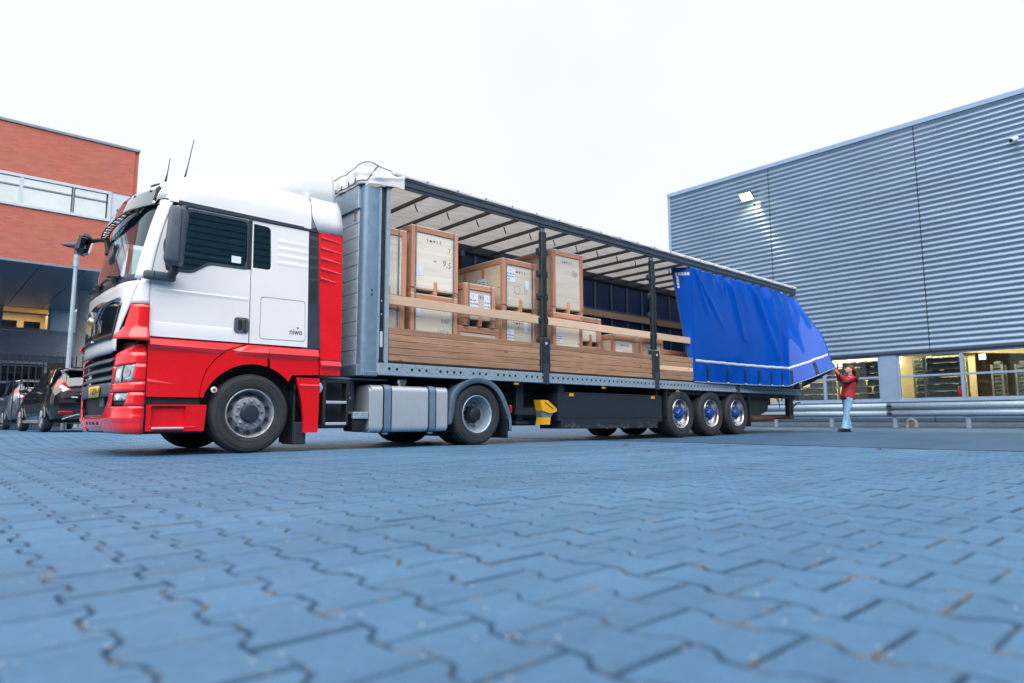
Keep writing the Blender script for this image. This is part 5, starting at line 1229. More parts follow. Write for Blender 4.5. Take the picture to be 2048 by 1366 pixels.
    hm = obj('roof_hem', G().grid(hem, 200, 3), 'tarp_white', T, ang=80, thick=.004)
    ey = G()
    for k in range(22): ey.disc((5.85+k*.61, 8.436, 4.195), .014, 'y', 8, .008)
    obj('eyelet', ey, 'rail_grey', hm, kind='stuff')
    # front hood of the tarpaulin, creased round the corner
    def hood(s, t):
        # s runs along the front from the far side, round the near corner, back along the side
        L = 2.35; c = .22; S = .50; d = s*(L+c*1.57+S)
        if d < L: x, y, nx, ny = 4.70, 11.0-d, -1, 0
        elif d < L+c*1.57: a = (d-L)/c; x, y, nx, ny = 4.70+c*(1-math.cos(a)), 11.0-L-c*math.sin(a), -math.cos(a), -math.sin(a)
        else: x, y, nx, ny = 4.70+c+(d-L-c*1.57), 11.0-L-c, 0, -1
        zb = 3.915+.045*smooth01((d-L)/(c*1.57+S)); corner = math.exp(-((d-L-.15)/.25)**2)
        zt = 4.215+.06*corner; inn = .0
        if t > .72: q = (t-.72)/.28; inn = .30*q; z = zt+.02*math.sin(q*1.57)
        else: z = lerp(zb, zt, smooth01(t/.72)*.3+t/.72*.7); inn = .05*(t/.72)**3
        w_ = .014*math.sin(d*17+z*9)*math.sin(d*5.3+1)+.012*math.sin(z*38+d*6)*corner+.018*math.exp(-((z-4.03-.25*(d-L-.35))/.03)**2)*smooth01((d-L)/.2)
        return (x-nx*inn+nx*w_, y-ny*inn+ny*w_, z)
    hd = obj('roof_hood', G().grid(hood, 150, 24), 'tarp_white', T, ang=80, thick=.004)
    rp = G().tube([Vector(hood(s/60*.80, .12))+Vector((-.012, -.004, 0)) for s in range(61)], .006, 5)
    rp.tube([Vector(hood(.80, .12))+Vector((-.012, -.008, 0)), Vector(hood(.84, .5))+Vector((-.02, -.012, 0)), Vector(hood(.862, .72))+Vector((-.02, -.012, .0))], .007, 5)
    for s in range(5, 58, 5): rp.tube([Vector(hood(s/60*.80, .12))+Vector((-.01, 0, 0)), Vector(hood(s/60*.80, .26))+Vector((-.012, 0, 0))], .011, 5)
    obj('lacing_rope', rp, 'dark_plastic', hd)
    # rear frame
    objs('rear_frame', G().box(X1-.10, X1-.004, Y0+.02, Y0+.14, 1.05, 4.0).box(X1-.10, X1-.004, Y1-.14, Y1-.02, 1.05, 4.0).box(X1-.10, X1-.004, Y0+.142, Y1-.142, 3.88, 4.0), 'galvanised', T, smooth=False)
    for a, b in ((8.62, 9.745), (9.75, 10.88)): obj('rear_door', G().box(X1-.06, X1-.02, a, b, 1.25, 3.875, .006), 'alu_panel', T)
    # closed far curtain with its webbing
    def fc(s, t): x = lerp(5.2, X1-.1, s); return (x, 11.035-.01*math.sin(x*4.6)*math.sin(3.1*t), lerp(1.10, 4.05, t))
    far = obj('side_curtain', G().grid(fc, 90, 8), 'curtain_shaded', T, ang=80, label='closed blue curtain on the far side, shade painted into its colour')
    for k in range(21): x = 5.6+k*.665; obj('webbing_strap', G().box(x-.028, x+.028, 11.008, 11.014, 1.15, 4.0), 'webbing', far, smooth=False)
    for z in (2.32, 3.24): obj('webbing_strap', G().box(5.25, X1-.1, 11.000, 11.006, z-.032, z+.032), 'webbing', far, smooth=False)
    # ---- near curtain, drawn back and swung out at its rear bottom corner
    TOPZ = 3.985
    bt = [(0, (13.38, 8.452, 1.268)), (.35, (15.25, 8.40, 1.268)), (.60, (16.40, 8.24, 1.266)), (.83, (17.27, 7.97, 1.262)), (.92, (17.68, 7.56, 1.50)), (1.0, (18.10, 7.15, 1.755))]
    def bot(u):
        for (a, p), (b, q) in zip(bt, bt[1:]):
            if u <= b or b == 1.0: t = (u-a)/(b-a); return Vector(p).lerp(Vector(q), t)
    folds = [(.02, .42, .020, .055, .55), (.02, .25, .016, .045, .45), (.20, .20, .025, .03, .30), (.29, .20, .024, .11, .60), (.40, .22, .030, .035, .35), (.50, .28, .028, .135, .75), (.60, .24, .032, .05, .5), (.66, .18, .055, .13, 1.0), (.78, .10, .045, .08, .8), (.90, .03, .03, .06, .5)]
    def cur(u, v, off=0.0):
        """u along the curtain, v from roof rail to bottom hem"""
        uu = max(0, min(1, u))
        sc = abs(math.sin(math.pi*uu*11.5)); dip = (.050*(1-sc)**1.5+.012)*smooth01(uu*9) if uu < .82 else .05+.11*smooth01((uu-.82)/.18)*abs(math.sin(uu*60))
        top = Vector((lerp(13.42, 18.86, uu), 8.452, TOPZ-dip)); b = bot(uu); p = top.lerp(b, v)
        vv = math.sin(math.pi*min(1, v*1.02)); o = -.05*vv*smooth01(uu*5)
        for f0, sl, wd, am, ln in folds:
            q = (uu-f0-sl*v)/(wd*(.55+.9*v)); o -= am*math.exp(-q*q)*max(0, 1-v/ln)**.7*smooth01(v*6+.25) if v < ln else 0
        # soft tension wrinkles running down to the swung corner
        k = smooth01((uu-.45)/.4); o += k*.045*math.sin((uu*2.6-v*.55)*7.5)*vv+smooth01((uu-.80)/.1)*.045*math.sin(uu*46-v*6)*vv
        o += .030*math.sin(uu*math.pi*23)*math.exp(-v*11)*smooth01(uu*8)+.006*math.sin(uu*19+v*4)*math.sin(v*5)+.004*math.sin(uu*57+v*9)*smooth01((v-.83)/.1)
        # crease from the kick at the bottom upwards
        o += .09*math.exp(-((uu-.845+.10*(1-v))/.07)**2)*smooth01((v-.25)/.6)
        n = Vector((-.05*k, -1, -.1*k)).normalized(); p = p+n*(-o+off)
        if u < 0: t = -u/.06; p = p+Vector((-.24*t*(1-v)-.02*t, .37*t*(1-v)**.8+.02*t, .012*t)); 
        return p
    cu = obj('side_curtain', G().grid(lambda s, t: cur(lerp(-.06, 1.0, s), t), 170, 70), 'curtain_blue', T, ang=89, thick=.003, label='blue curtain drawn to the rear and swung outwards')
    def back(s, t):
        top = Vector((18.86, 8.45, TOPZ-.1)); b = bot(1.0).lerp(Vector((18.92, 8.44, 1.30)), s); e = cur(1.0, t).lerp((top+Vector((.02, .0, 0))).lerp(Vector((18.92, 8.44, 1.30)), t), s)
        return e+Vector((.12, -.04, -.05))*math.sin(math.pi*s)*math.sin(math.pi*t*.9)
    obj('curtain_return', G().grid(back, 12, 30), 'curtain_shaded', cu, ang=80, thick=.003)
    # hem, reflective band, clip marks
    obj('reflective_band', G().grid(lambda s, t: cur(lerp(.012, .995, s), lerp(.805, .829, t), .006), 160, 1), 'reflective', cu, thick=.001)
    sq = G()
    for k in range(90): u = lerp(.018, .985, k/89); a, b = cur(u, .805, .0075), cur(u, .829, .0075); d = Vector((.006, 0, 0)); sq.add([a-d, a+d, b+d, b-d], [(0, 1, 2, 3)])
    obj('band_stitch', sq, 'frame_blue', cu, smooth=False, fix=False, kind='stuff')
    mk = G()
    for k in range(5): u = -.052+k*.0092; mk.add([cur(u, .045+.006*k*0, .006), cur(u+.0075, .045, .006), cur(u+.0075, .072, .006), cur(u, .072, .006)], [(0, 1, 2, 3)])
    for k in range(4): v = .078+k*.028; mk.add([cur(-.050, v, .006), cur(-.043, v, .006), cur(-.043, v+.022, .006), cur(-.050, v+.022, .006)], [(0, 1, 2, 3)])
    objs('contour_mark', mk, 'reflective', cu, smooth=False, fix=False)
    obj('curtain_pole', G().tube([cur(-.058, v/20, .0)+Vector((-.012, 0, 0)) for v in range(21)], .016, 8), 'rail_grey', cu)
    obj('hem_rope', G().tube([cur(u/80, 1.0, .004) for u in range(81)], .011, 6), 'frame_blue', cu)
    for u in (.10, .255, .41, .53, .645, .745, .84, .935):
        st = obj('buckle_strap', G().add([cur(u-.0055, .845+i*.0155, .012+.012*math.sin(i/10*3.14)) for i in range(11)]+[cur(u+.0055, .845+i*.0155, .012+.012*math.sin(i/10*3.14)) for i in range(11)], [(i, i+1, 12+i, 11+i) for i in range(10)]), 'black', cu, thick=.004)
        c0 = cur(u, .868, .03); obj('buckle', G().obox(c0, .050, .014, .085, (1, -.05, 0), b=.005), 'dark_plastic', st)
        c1 = cur(u, .995, .03); obj('strap_hook', G().obox(c1, .075, .016, .03, (1, -.05, 0), b=.005), 'lamp_white', st)
    ru = G()
    for k in range(24): x = 13.5+k*.225; ru.lathe([(1e-3, -.01), (.022, -.01), (.022, .01), (1e-3, .01)], (x, 8.52, 4.005), 'y', 10)
    objs('curtain_roller', ru, 'chassis', cu)
    # ---- below the floor
    bx = obj('pallet_box', G().prism([(8.98, .24), (12.03, .225), (12.03, .36), (12.19, .36), (12.19, .905), (8.905, .905), (8.905, .385), (8.98, .385)], 'y', 8.545, 9.1), 'box_black', T, smooth=False)
    obj('box_fold', G().box(8.99, 12.02, 8.540, 8.5448, .44, .46), 'chassis', bx, smooth=False)
    obj('box_lip', G().box(9.10, 12.15, 8.535, 8.60, .906, .925, .004), 'rail_grey', bx)
    dust = G(); r = random.Random(5)
    for k in range(46):
        x = r.uniform(9.03, 11.98); zc = .245+abs(r.gauss(0, .05)); w_ = r.uniform(.02, .07); n = 9
        dust.add([(x+w_*math.cos(a)*r.uniform(.5, 1.1), 8.5442-k*1e-5, zc+w_*.55*math.sin(a)*r.uniform(.5, 1.1)) for a in [i*2*math.pi/n for i in range(n)]], [tuple(range(n))])
    obj('dried_mud', dust, 'mud', bx, smooth=False, fix=False, kind='stuff')
    for x in (9.27, 11.86): m_ = obj('side_reflector', G().box(x-.06, x+.06, 8.525, 8.544, .845, .905, .005), 'amber', bx)
    for x in (7.82, 10.18, 12.75): obj('side_lamp', G().box(x-.05, x+.05, Y0+.02, Y0+.07, 1.015, 1.055, .008), 'amber', T)
    objs('box_bracket', G().box(8.93, 9.10, 8.56, 8.66, .91, 1.07).box(12.0, 12.06, 8.56, 8.62, .91, 1.07).box(12.3, 12.34, 8.50, 8.62, .45, 1.07), 'chassis', T, smooth=False)
    lg = obj('landing_leg', G().box(8.02, 8.20, 8.72, 8.90, .40, 1.2, .01), 'box_black', T); obj('leg_foot', G().box(7.95, 8.27, 8.66, 8.96, .32, .38, .01), 'chassis', lg)
    lg = obj('landing_leg', G().box(8.02, 8.20, 10.60, 10.78, .40, 1.2, .01), 'box_black', T); obj('leg_foot', G().box(7.95, 8.27, 10.54, 10.84, .32, .38, .01), 'chassis', lg)
    ck = obj('wheel_chock', G().prism([(8.41, .765), (8.60, .76), (8.83, .61), (8.83, .56), (8.66, .52), (8.46, .57)], 'y', 8.50, 8.68), 'yellow', T, smooth=False)
    obj('chock_holder', G().prism([(8.45, .565), (8.66, .515), (8.79, .555), (8.68, .45), (8.48, .45)], 'y', 8.52, 8.69), 'fender_grey', ck, smooth=False)
    obj('chock_toe', G().prism([(8.48, .45), (8.675, .45), (8.65, .32), (8.46, .32)], 'y', 8.505, 8.68), 'yellow', ck, smooth=False)
    gr_ = G()
    for k in range(4): gr_.obox((8.55+k*.05, 8.497, .71-k*.028), .075, .006, .012, (1, 0, -.5))
    objs('chock_groove', gr_, 'black', ck, smooth=False)
    obj('chock_bracket', G().box(7.9, 8.38, 8.62, 8.72, .50, .62), 'chassis', T, smooth=False)
    obj('underframe_filler', G().box(7.72, 8.9, 9.34, 9.9, .36, 1.06, .02), 'chassis', T); obj('chassis_filler', G().box(7.78, 8.86, 9.05, 9.24, .30, .95, .03), 'box_black', T)  # plain dark blocks added for chassis parts, closing the bright gap behind
    obj('air_tank', G().tube([(8.0, 9.1, .55), (8.9, 9.1, .55)], .15, 14), 'chassis', T)
    for x, dz in ((12.86, 0), (14.139, .0125), (15.352, .026)):
        R = .532; wheel(T, x, 8.50, R+dz, R, .38, 'trailer'); wheel(T, x, 11.0, R+dz, R, .38, 'trailer', -1)
        obj('axle', G().tube([(x, 8.8, R+dz), (x, 10.7, R+dz)], .075, 10), 'chassis', T)
        obj('axle_arm', G().box(x-.55, x+.15, 9.22, 9.36, .55, .80), 'chassis', T, smooth=False)
    obj('mud_flap', G().box(16.02, 16.05, 8.52, 8.92, .22, 1.02), 'box_black', T, smooth=False)
    obj('tool_locker', G().prism([(16.1, 1.02), (17.55, 1.02), (17.4, .62), (17.0, .52), (16.1, .50)], 'y', 8.75, 9.25), 'box_black', T, smooth=False)
    obj('rear_leg', G().box(18.38, 18.66, 8.60, 8.72, .50, 1.06, .01), 'black', T)
    obj('underrun_bar', G().box(18.40, 18.58, 8.56, 10.9, .40, .53, .01), 'rust', T)
    objs('tail_arm', G().box(16.1, 18.40, 8.72, 8.86, .43, .52).tube([(16.4, 8.7, .40), (17.6, 8.7, .42)], .06, 8), 'rust', T, smooth=False)
    lk = G().tube([(18.66, 8.63, .72), (18.85, 8.58, .86), (19.0, 8.56, .87)], .02, 6).tube([(17.6, 8.6, 1.0), (17.75, 8.58, .86), (17.78, 8.58, .70)], .012, 5); objs('loose_strap', lk, 'black', T)
    return T
TRAILER = trailer()

# ------------------------------------------------------------------ plywood crates in the load
def crate(label, x0, x1, y0, y1, z0, z1, skid=.10, straps=(.085, .90), papers=(), marks=True, stub=True, red=False):
    t = thing('wooden_crate', label, 'crate', ((x0+x1)/2, (y0+y1)/2, z0), group='plywood export crates loaded in the open trailer')
    zb = z0+skid; bw = .082
    obj('plywood_panel', G().box(x0+.02, x1-.02, y0+.018, y0+.035, zb+.012, z1-.01), 'ply', t, smooth=False)
    for x in (x0+.018, x1-.035): obj('plywood_panel', G().box(x, x+.017, y0+.036, y1-.02, zb+.012, z1-.01), 'ply_side', t, smooth=False)
    obj('plywood_panel', G().box(x0+.002, x1-.002, y0+.002, y1-.002, z1-.008, z1+.006), 'ply', t, smooth=False)
    obj('plywood_panel', G().box(x0+.02, x1-.02, y1-.035, y1-.018, zb+.012, z1-.01), 'ply_side', t, smooth=False)
    obj('crate_floor', G().box(x0+.02, x1-.02, y0+.02, y1-.02, zb-.012, zb+.010), 'ply_side', t, smooth=False)
    for x in (x0, x1-bw):
        obj('batten', G().box(x, x+bw, y0-.002, y0+.0175, zb if x > x0 or True else zb, z1-.0085, .002), 'batten', t)
    obj('batten', G().box(x0+bw+.001, x1-bw-.001, y0-.001, y0+.0178, z1-.095, z1-.0085, .002), 'batten_x', t)
    for x in (x0-.001, x1-.0175):
        obj('batten', G().box(x, x+.0185, y0+.019, y0+.019+bw*.5, zb, z1-.0085, .002), 'batten', t)
        obj('batten', G().box(x, x+.0185, y0+.021+bw*.5, y1-.02, z1-.095, z1-.0085, .002), 'batten_y', t)
        n = max(1, int((y1-y0)/.5))
        for k in range(1, n+1): y = y0+(y1-y0)*k/(n+.35); obj('batten', G().box(x, x+.0185, y-.035, y+.035, zb, z1-.097, .002), 'batten', t)
    w3 = (bw, bw*.75, bw)
    for i, xc in enumerate((x0+bw/2, (x0+x1)/2+.01, x1-bw/2)):
        g = G().box(xc-w3[i]/2, xc+w3[i]/2, y0+.005, y1-.005, z0+.002, zb-.013, .003)
        sk = obj('skid', g, 'batten_y', t)
        if i == 1 and stub: obj('batten', G().box(xc-w3[i]/2+.002, xc+w3[i]/2-.002, y0-.001, y0+.0175, z0+.004, z0+skid+.13, .002), 'batten', t)
    for s in straps:
        x = lerp(x0, x1, s); g = G().box(x-.012, x+.012, y0-.0065, y0-.0035, z0-.005, z1+.003); g.box(x-.012, x+.012, y0-.0035, y0+.25, z1+.0065, z1+.0085)
        obj('steel_strap', g, 'strap_steel', t, smooth=False)
    for k, (a, b, wd, h) in enumerate(papers):
        xa, zc = lerp(x0, x1, a), lerp(zb, z1, b)
        if k == 9: continue
        p = obj('label_sheet', G().box(xa, xa+wd, y0+.0135, y0+.0165, zc-h, zc), 'paper', t, smooth=False)
        if wd > .12:
            g = G(); r = random.Random(int(x0*100)+k)
            g.box(xa+wd*.48, xa+wd*.54, y0+.0125, y0+.0134, zc-h*.22, zc-h*.12)
            for q in (.38, .58, .78):
                xx = xa+wd*.08
                while xx < xa+wd*(.85 if q < .7 else .4):
                    l = r.uniform(.015, .04); g.box(xx, xx+l, y0+.0125, y0+.0134, zc-h*q-.018, zc-h*q); xx += l+r.uniform(.006, .02)
            obj('print', g, 'stencil', p, smooth=False, kind='stuff')
    if marks:
        g = G(); r = random.Random(int(x0*50)+3); zc = z1-.21; xc = lerp(x0, x1, .34)
        # handling marks: arrows, glass, umbrella
        for k in range(5):
            xx = xc+k*.065
            if k == 1: g.prism([(xx-.03, zc-.012), (xx+.03, zc-.018), (xx+.02, zc+.012), (xx-.01, zc+.02)], 'y', y0+.016, y0+.0178)
            elif k == 2: g.prism([(xx-.02, zc+.02), (xx+.025, zc+.02), (xx+.01, zc-.008), (xx+.002, zc-.03), (xx-.004, zc-.008)], 'y', y0+.016, y0+.0178)
            else: g.box(xx-.003, xx+.003, y0+.016, y0+.0178, zc-.035, zc+.02); g.prism([(xx-.012, zc+.008), (xx+.012, zc+.008), (xx, zc+.03)], 'y', y0+.016, y0+.0178)
        obj('handling_mark', g, 'stencil', t, smooth=False, kind='stuff')
    if red:
        g = G().tube([(lerp(x0, x1, .42)+.075*math.cos(a), y0+.016, lerp(z0, z1, .42)+.075*math.sin(a)) for a in [i*math.pi/9 for i in range(19)]], .003, 4, cap=False)
        g.tube([(lerp(x0, x1, .64), y0+.016, lerp(z0, z1, .36)), (lerp(x0, x1, .64), y0+.016, lerp(z0, z1, .50)), (lerp(x0, x1, .70), y0+.016, lerp(z0, z1, .44)), (lerp(x0, x1, .68), y0+.016, lerp(z0, z1, .36))], .003, 4)
        objs('chalk_mark', g, 'ink_red', t, smooth=False)
    return t
def scribble(t, s, x, y, z, size, rot=0):
    text('handwriting', s, 'ink_grey', t, lambda a, b, d: (x+a*math.cos(rot)-b*math.sin(rot), y+.0155, z+a*math.sin(rot)+b*math.cos(rot)), size)
F0 = 1.29
crate('upper crate at the front wall, half hidden by the grey corner post', 4.98, 5.644, 8.70, 9.75, 2.235, 3.40, .11, straps=(.78,), marks=False)
crate('lower crate at the front wall, half hidden by the grey corner post', 4.98, 5.622, 8.70, 9.75, F0, 2.228, .10, straps=(.80,), marks=False)
b = crate('tallest pale crate, topmost at the left, with two white straps', 5.735, 6.672, 8.70, 9.70, 2.432, 3.54, .09, papers=((.12, .42, .12, .22),))
scribble(b, '9.5', 6.45, 8.70, 2.98, .15, -.2); scribble(b, '7', 6.50, 8.70, 3.22, .12)
c = crate('wide pale crate carrying the tallest crate, behind the planks', 5.735, 6.664, 8.70, 9.70, F0, 2.425, .10, papers=((.12, .80, .09, .16),), marks=False)
scribble(c, 'PAP', 6.43, 8.70, 2.02, .11, .1); scribble(c, '107.8', 6.38, 8.70, 1.83, .11, 0)
e = crate('small crate with printed label in front of the long crate', 6.815, 7.502, 8.70, 9.35, 2.005, 2.733, .13, straps=(.135, .86), papers=((.13, .74, .22, .30), (.64, .74, .16, .34)), marks=True)
e['label'] = 'smallest raised crate left of centre, white label under a red chalk scribble'
crate('low crate with a pale top batten under the smallest raised crate', 6.676, 7.632, 8.74, 9.50, F0, 1.992, .10, marks=False, straps=())
crate('long upper crate with a label on its side, left of the first dark post', 7.676, 8.555, 8.70, 10.55, 2.365, 3.31, .10, straps=(.10, .84), papers=((.10, .82, .23, .26), (.66, .60, .09, .17)), red=True)
crate('lower crate with a curled paper, left of the first dark post', 7.676, 8.540, 8.70, 10.55, F0, 2.358, .10, straps=(.10, .84), papers=((.08, .66, .22, .26), (.62, .84, .09, .20)))
g_ = crate('tall mottled upper crate just right of the first dark post', 8.962, 9.835, 8.70, 10.55, 2.468, 3.70, .10, straps=(), papers=())
scribble(g_, '28', 9.60, 8.70, 3.28, .15, -.3)
crate('lower crate with a blue-white label just right of the first dark post', 8.962, 9.800, 8.70, 10.55, F0, 2.460, .10, straps=(), papers=((.04, .66, .26, .22),), marks=False)
crate('small raised crate set back between the mottled crate and the low pair', 9.93, 10.612, 8.90, 9.70, 1.90, 2.500, .12, straps=(.80,), marks=False)
crate('low crate under the small set-back crate', 9.93, 10.612, 8.90, 9.70, F0, 1.892, .10, straps=(.80,), marks=False)
crate('left one of the two low labelled crates before the second dark post', 10.745, 11.502, 8.70, 9.60, F0, 2.183, .10, straps=(), papers=((.10, .60, .27, .32),))
crate('low labelled crate half hidden behind the second dark post', 11.71, 12.53, 8.70, 9.60, F0, 2.192, .10, straps=(), papers=((.11, .56, .24, .32),))
crate('dark low crate in the shade beside the edge of the blue curtain', 13.05, 14.20, 9.20, 10.2, F0, 2.062, .10, straps=(), marks=False)
# paper taped to the flank of the long crate
o = [q for q in bpy.data.objects if q.name.startswith('wooden_crate') and 'long upper' in q.get('label', '')][0]
p = obj('label_sheet', G().box(7.668, 7.672, 9.15, 9.42, 2.62, 3.0), 'paper', o, smooth=False)
g = G()
for k in range(7): g.box(7.6665, 7.6675, 9.18, 9.39-.03*(k % 3), 2.66+k*.045, 2.672+k*.045)
obj('print', g, 'stencil', p, smooth=False, kind='stuff')

# ------------------------------------------------------------------ woman pulling the curtain
def woman():
    dep, lat = 17.78, 8.96; P = fw*dep+rt*lat; z0 = gz(P.x, P.y)
    T = thing('person', 'woman in red jacket and pale jeans reaching up to hold the blue curtain', 'person', (P.x, P.y, z0), math.atan2(rt.y, rt.x), local=True)
    def limb(pts, rs, n=12): return G().tube(pts, rs, n)
    # local axes: x to the right of the picture, y away from the camera
    hd = (.165, .0, 1.665)
    head = [ell(hd, (.095, .078, .115), 16, 12), ell((.115, 0, 1.625), (.062, .055, .062), 12, 8), limb([(.055, 0, 1.685), (.042, 0, 1.667), (.062, 0, 1.65)], [.012, .017, .013], 8),
            ell((.085, 0, 1.605), (.03, .03, .022), 8, 6), ell((.18, -.078, 1.66), (.02, .014, .032), 8, 6), ell((.18, .078, 1.66), (.02, .014, .032), 8, 6), limb([(.17, 0, 1.60), (.165, 0, 1.50), (.15, 0, 1.42)], [.052, .052, .065])]
    torso = [limb([(.15, 0, 1.46), (.14, 0, 1.30), (.10, 0, 1.05), (.06, 0, .90)], [.10, .13, .115, .14])]
    arms = []
    HN = [(-.315, -.265, 1.575), (-.255, -.10, 1.665)]
    for i, (sh, el, ha) in enumerate((((.13, -.17, 1.42), (-.10, -.24, 1.335), HN[0]), ((.13, .17, 1.42), (-.06, .12, 1.42), HN[1]))):
        arms.append(limb([sh, el], [.05, .04])); arms.append(limb([el, ha], [.04, .028]))
        hx = Vector(ha); d = (hx-Vector(el)).normalized(); arms.append(limb([hx-d*.01, hx+d*.05, hx+d*.085], [.028, .036, .034], 10))
        sd_ = Vector((0, 1, 0)); 
        for k in range(4):
            b0 = hx+d*.075+sd_*(-.030+k*.020); L = (.050, .060, .056, .042)[k]; m_ = b0+d*L*.55+Vector((-.012, 0, .006)); arms.append(limb([b0, m_, m_+Vector((-.030, 0, -.012))*(L/.05)], [.0095, .009, .007], 6))
        tb = hx+d*.02+sd_*(.034 if i == 0 else -.034); arms.append(limb([tb, tb+d*.035+Vector((-.012, 0, .014)), tb+d*.06+Vector((-.03, 0, .012))], [.011, .010, .008], 6))
    legs = []
    LG = [[(.055, -.085, .90), (-.035, -.09, .50), (-.115, -.10, .09)], [(.075, .085, .90), (.045, .09, .50), (.085, .09, .09)]]
    for l in LG: legs.append(limb(l, [.09, .06, .042]))
    body = fuse(head+torso+arms+legs, .011, 2); obj('body', body, 'skin', T, ang=80)
    fc = G(); 
    for y in (-.032, .032): fc.add(ell((.085, y, 1.675), (.010, .012, .008), 8, 6).v, ell((.085, y, 1.675), (.010, .012, .008), 8, 6).f)
    objs('eye', fc, 'ink', T); obj('mouth', ell((.062, 0, 1.612), (.010, .022, .006), 8, 6), 'red_lens', T)
    # hair: long wavy, swept back
    r = random.Random(4); hs = [ell((.205, 0, 1.685), (.095, .092, .112), 14, 10), ell((.18, 0, 1.735), (.09, .082, .055), 12, 8)]
    for k in range(26):
        a = r.uniform(-1.2, 1.2); y = .085*math.sin(a); x = .235+.05*math.cos(a); L = r.uniform(.28, .44); ph = r.uniform(0, 6)
        hs.append(limb([(x, y, 1.70), (x+.035, y*1.25, 1.60), (x+.05+.02*math.sin(ph), y*1.3, 1.70-L*.6), (x+.03+.03*math.sin(ph+1), y*1.2, 1.70-L)], [.034, .038, .034, .012], 7))
    obj('hair', fuse(hs, .013, 1), 'hair', T, ang=60)
    # jacket
    js = [limb([(.155, 0, 1.485), (.15, 0, 1.44), (.135, 0, 1.30), (.10, 0, 1.12), (.07, 0, .93), (.06, 0, .885)], [.085, .135, .165, .165, .185, .18], 18),
          ell((.145, -.13, 1.42), (.10, .095, .085), 12, 8), ell((.145, .13, 1.42), (.10, .095, .085), 12, 8)]
    for sh, el, ha in (((.13, -.17, 1.42), (-.10, -.24, 1.335), HN[0]), ((.13, .17, 1.42), (-.06, .12, 1.42), HN[1])):
        e2 = Vector(el).lerp(Vector(ha), .86); js.append(limb([sh, el], [.088, .072])); js.append(limb([el, e2], [.072, .052])); js.append(ell(el, (.072, .072, .072), 10, 8))
    js.append(limb([(.165, 0, 1.46), (.168, 0, 1.535)], [.088, .075], 16))
    jk = obj('jacket', fuse(js, .014, 2), 'jacket', T, ang=80)
    obj('elbow_patch', fuse([ell((-.10, -.262, 1.318), (.115, .06, .055), 14, 10)], .012, 1), 'jacket_dark', jk, ang=80)
    obj('shoulder_patch', ell((.215, -.185, 1.415), (.035, .045, .05), 12, 8), 'jacket_dark', jk)
    obj('sleeve_stripe', G().obox((.03, -.268, 1.452), .105, .012, .018, (1, .25, -.42)), 'panel_white', jk, smooth=False)
    obj('hem_band', G().lathe([(.168, 0), (.182, .008), (.184, .045), (.170, .05)], (.062, 0, .862), 'z', 28), 'jacket_dark', jk)
    # jeans
    jn = [limb([(.065, 0, .93), (.065, 0, .86), (.06, 0, .80)], [.145, .15, .135], 16)]
    for l in LG:
        a, k, f = [Vector(q) for q in l]; jn.append(limb([a, a.lerp(k, .5), k, k.lerp(f, .5), Vector((f.x, f.y, .075))], [.115, .095, .073, .078, .098], 14))
    obj('jeans', fuse(jn, .013, 1), 'jeans', T, ang=80)
    # shoes: near heel lifted, toes to the left
    obj('shoe', fuse([limb([(-.08, -.10, .055), (-.16, -.10, .052), (-.25, -.10, .062), (-.29, -.10, .075)], [.042, .046, .042, .030], 10), G().box(-.30, -.05, -.14, -.06, .0, .03, .012)], .011, 1), 'shoe', T, ang=60)
    obj('shoe', fuse([limb([(.12, .09, .055), (.04, .09, .055), (-.06, .09, .045), (-.11, .09, .042)], [.042, .046, .042, .030], 10), G().box(-.13, .155, .05, .13, .0, .03, .012)], .011, 1), 'shoe', T, ang=60)
    return T
woman()

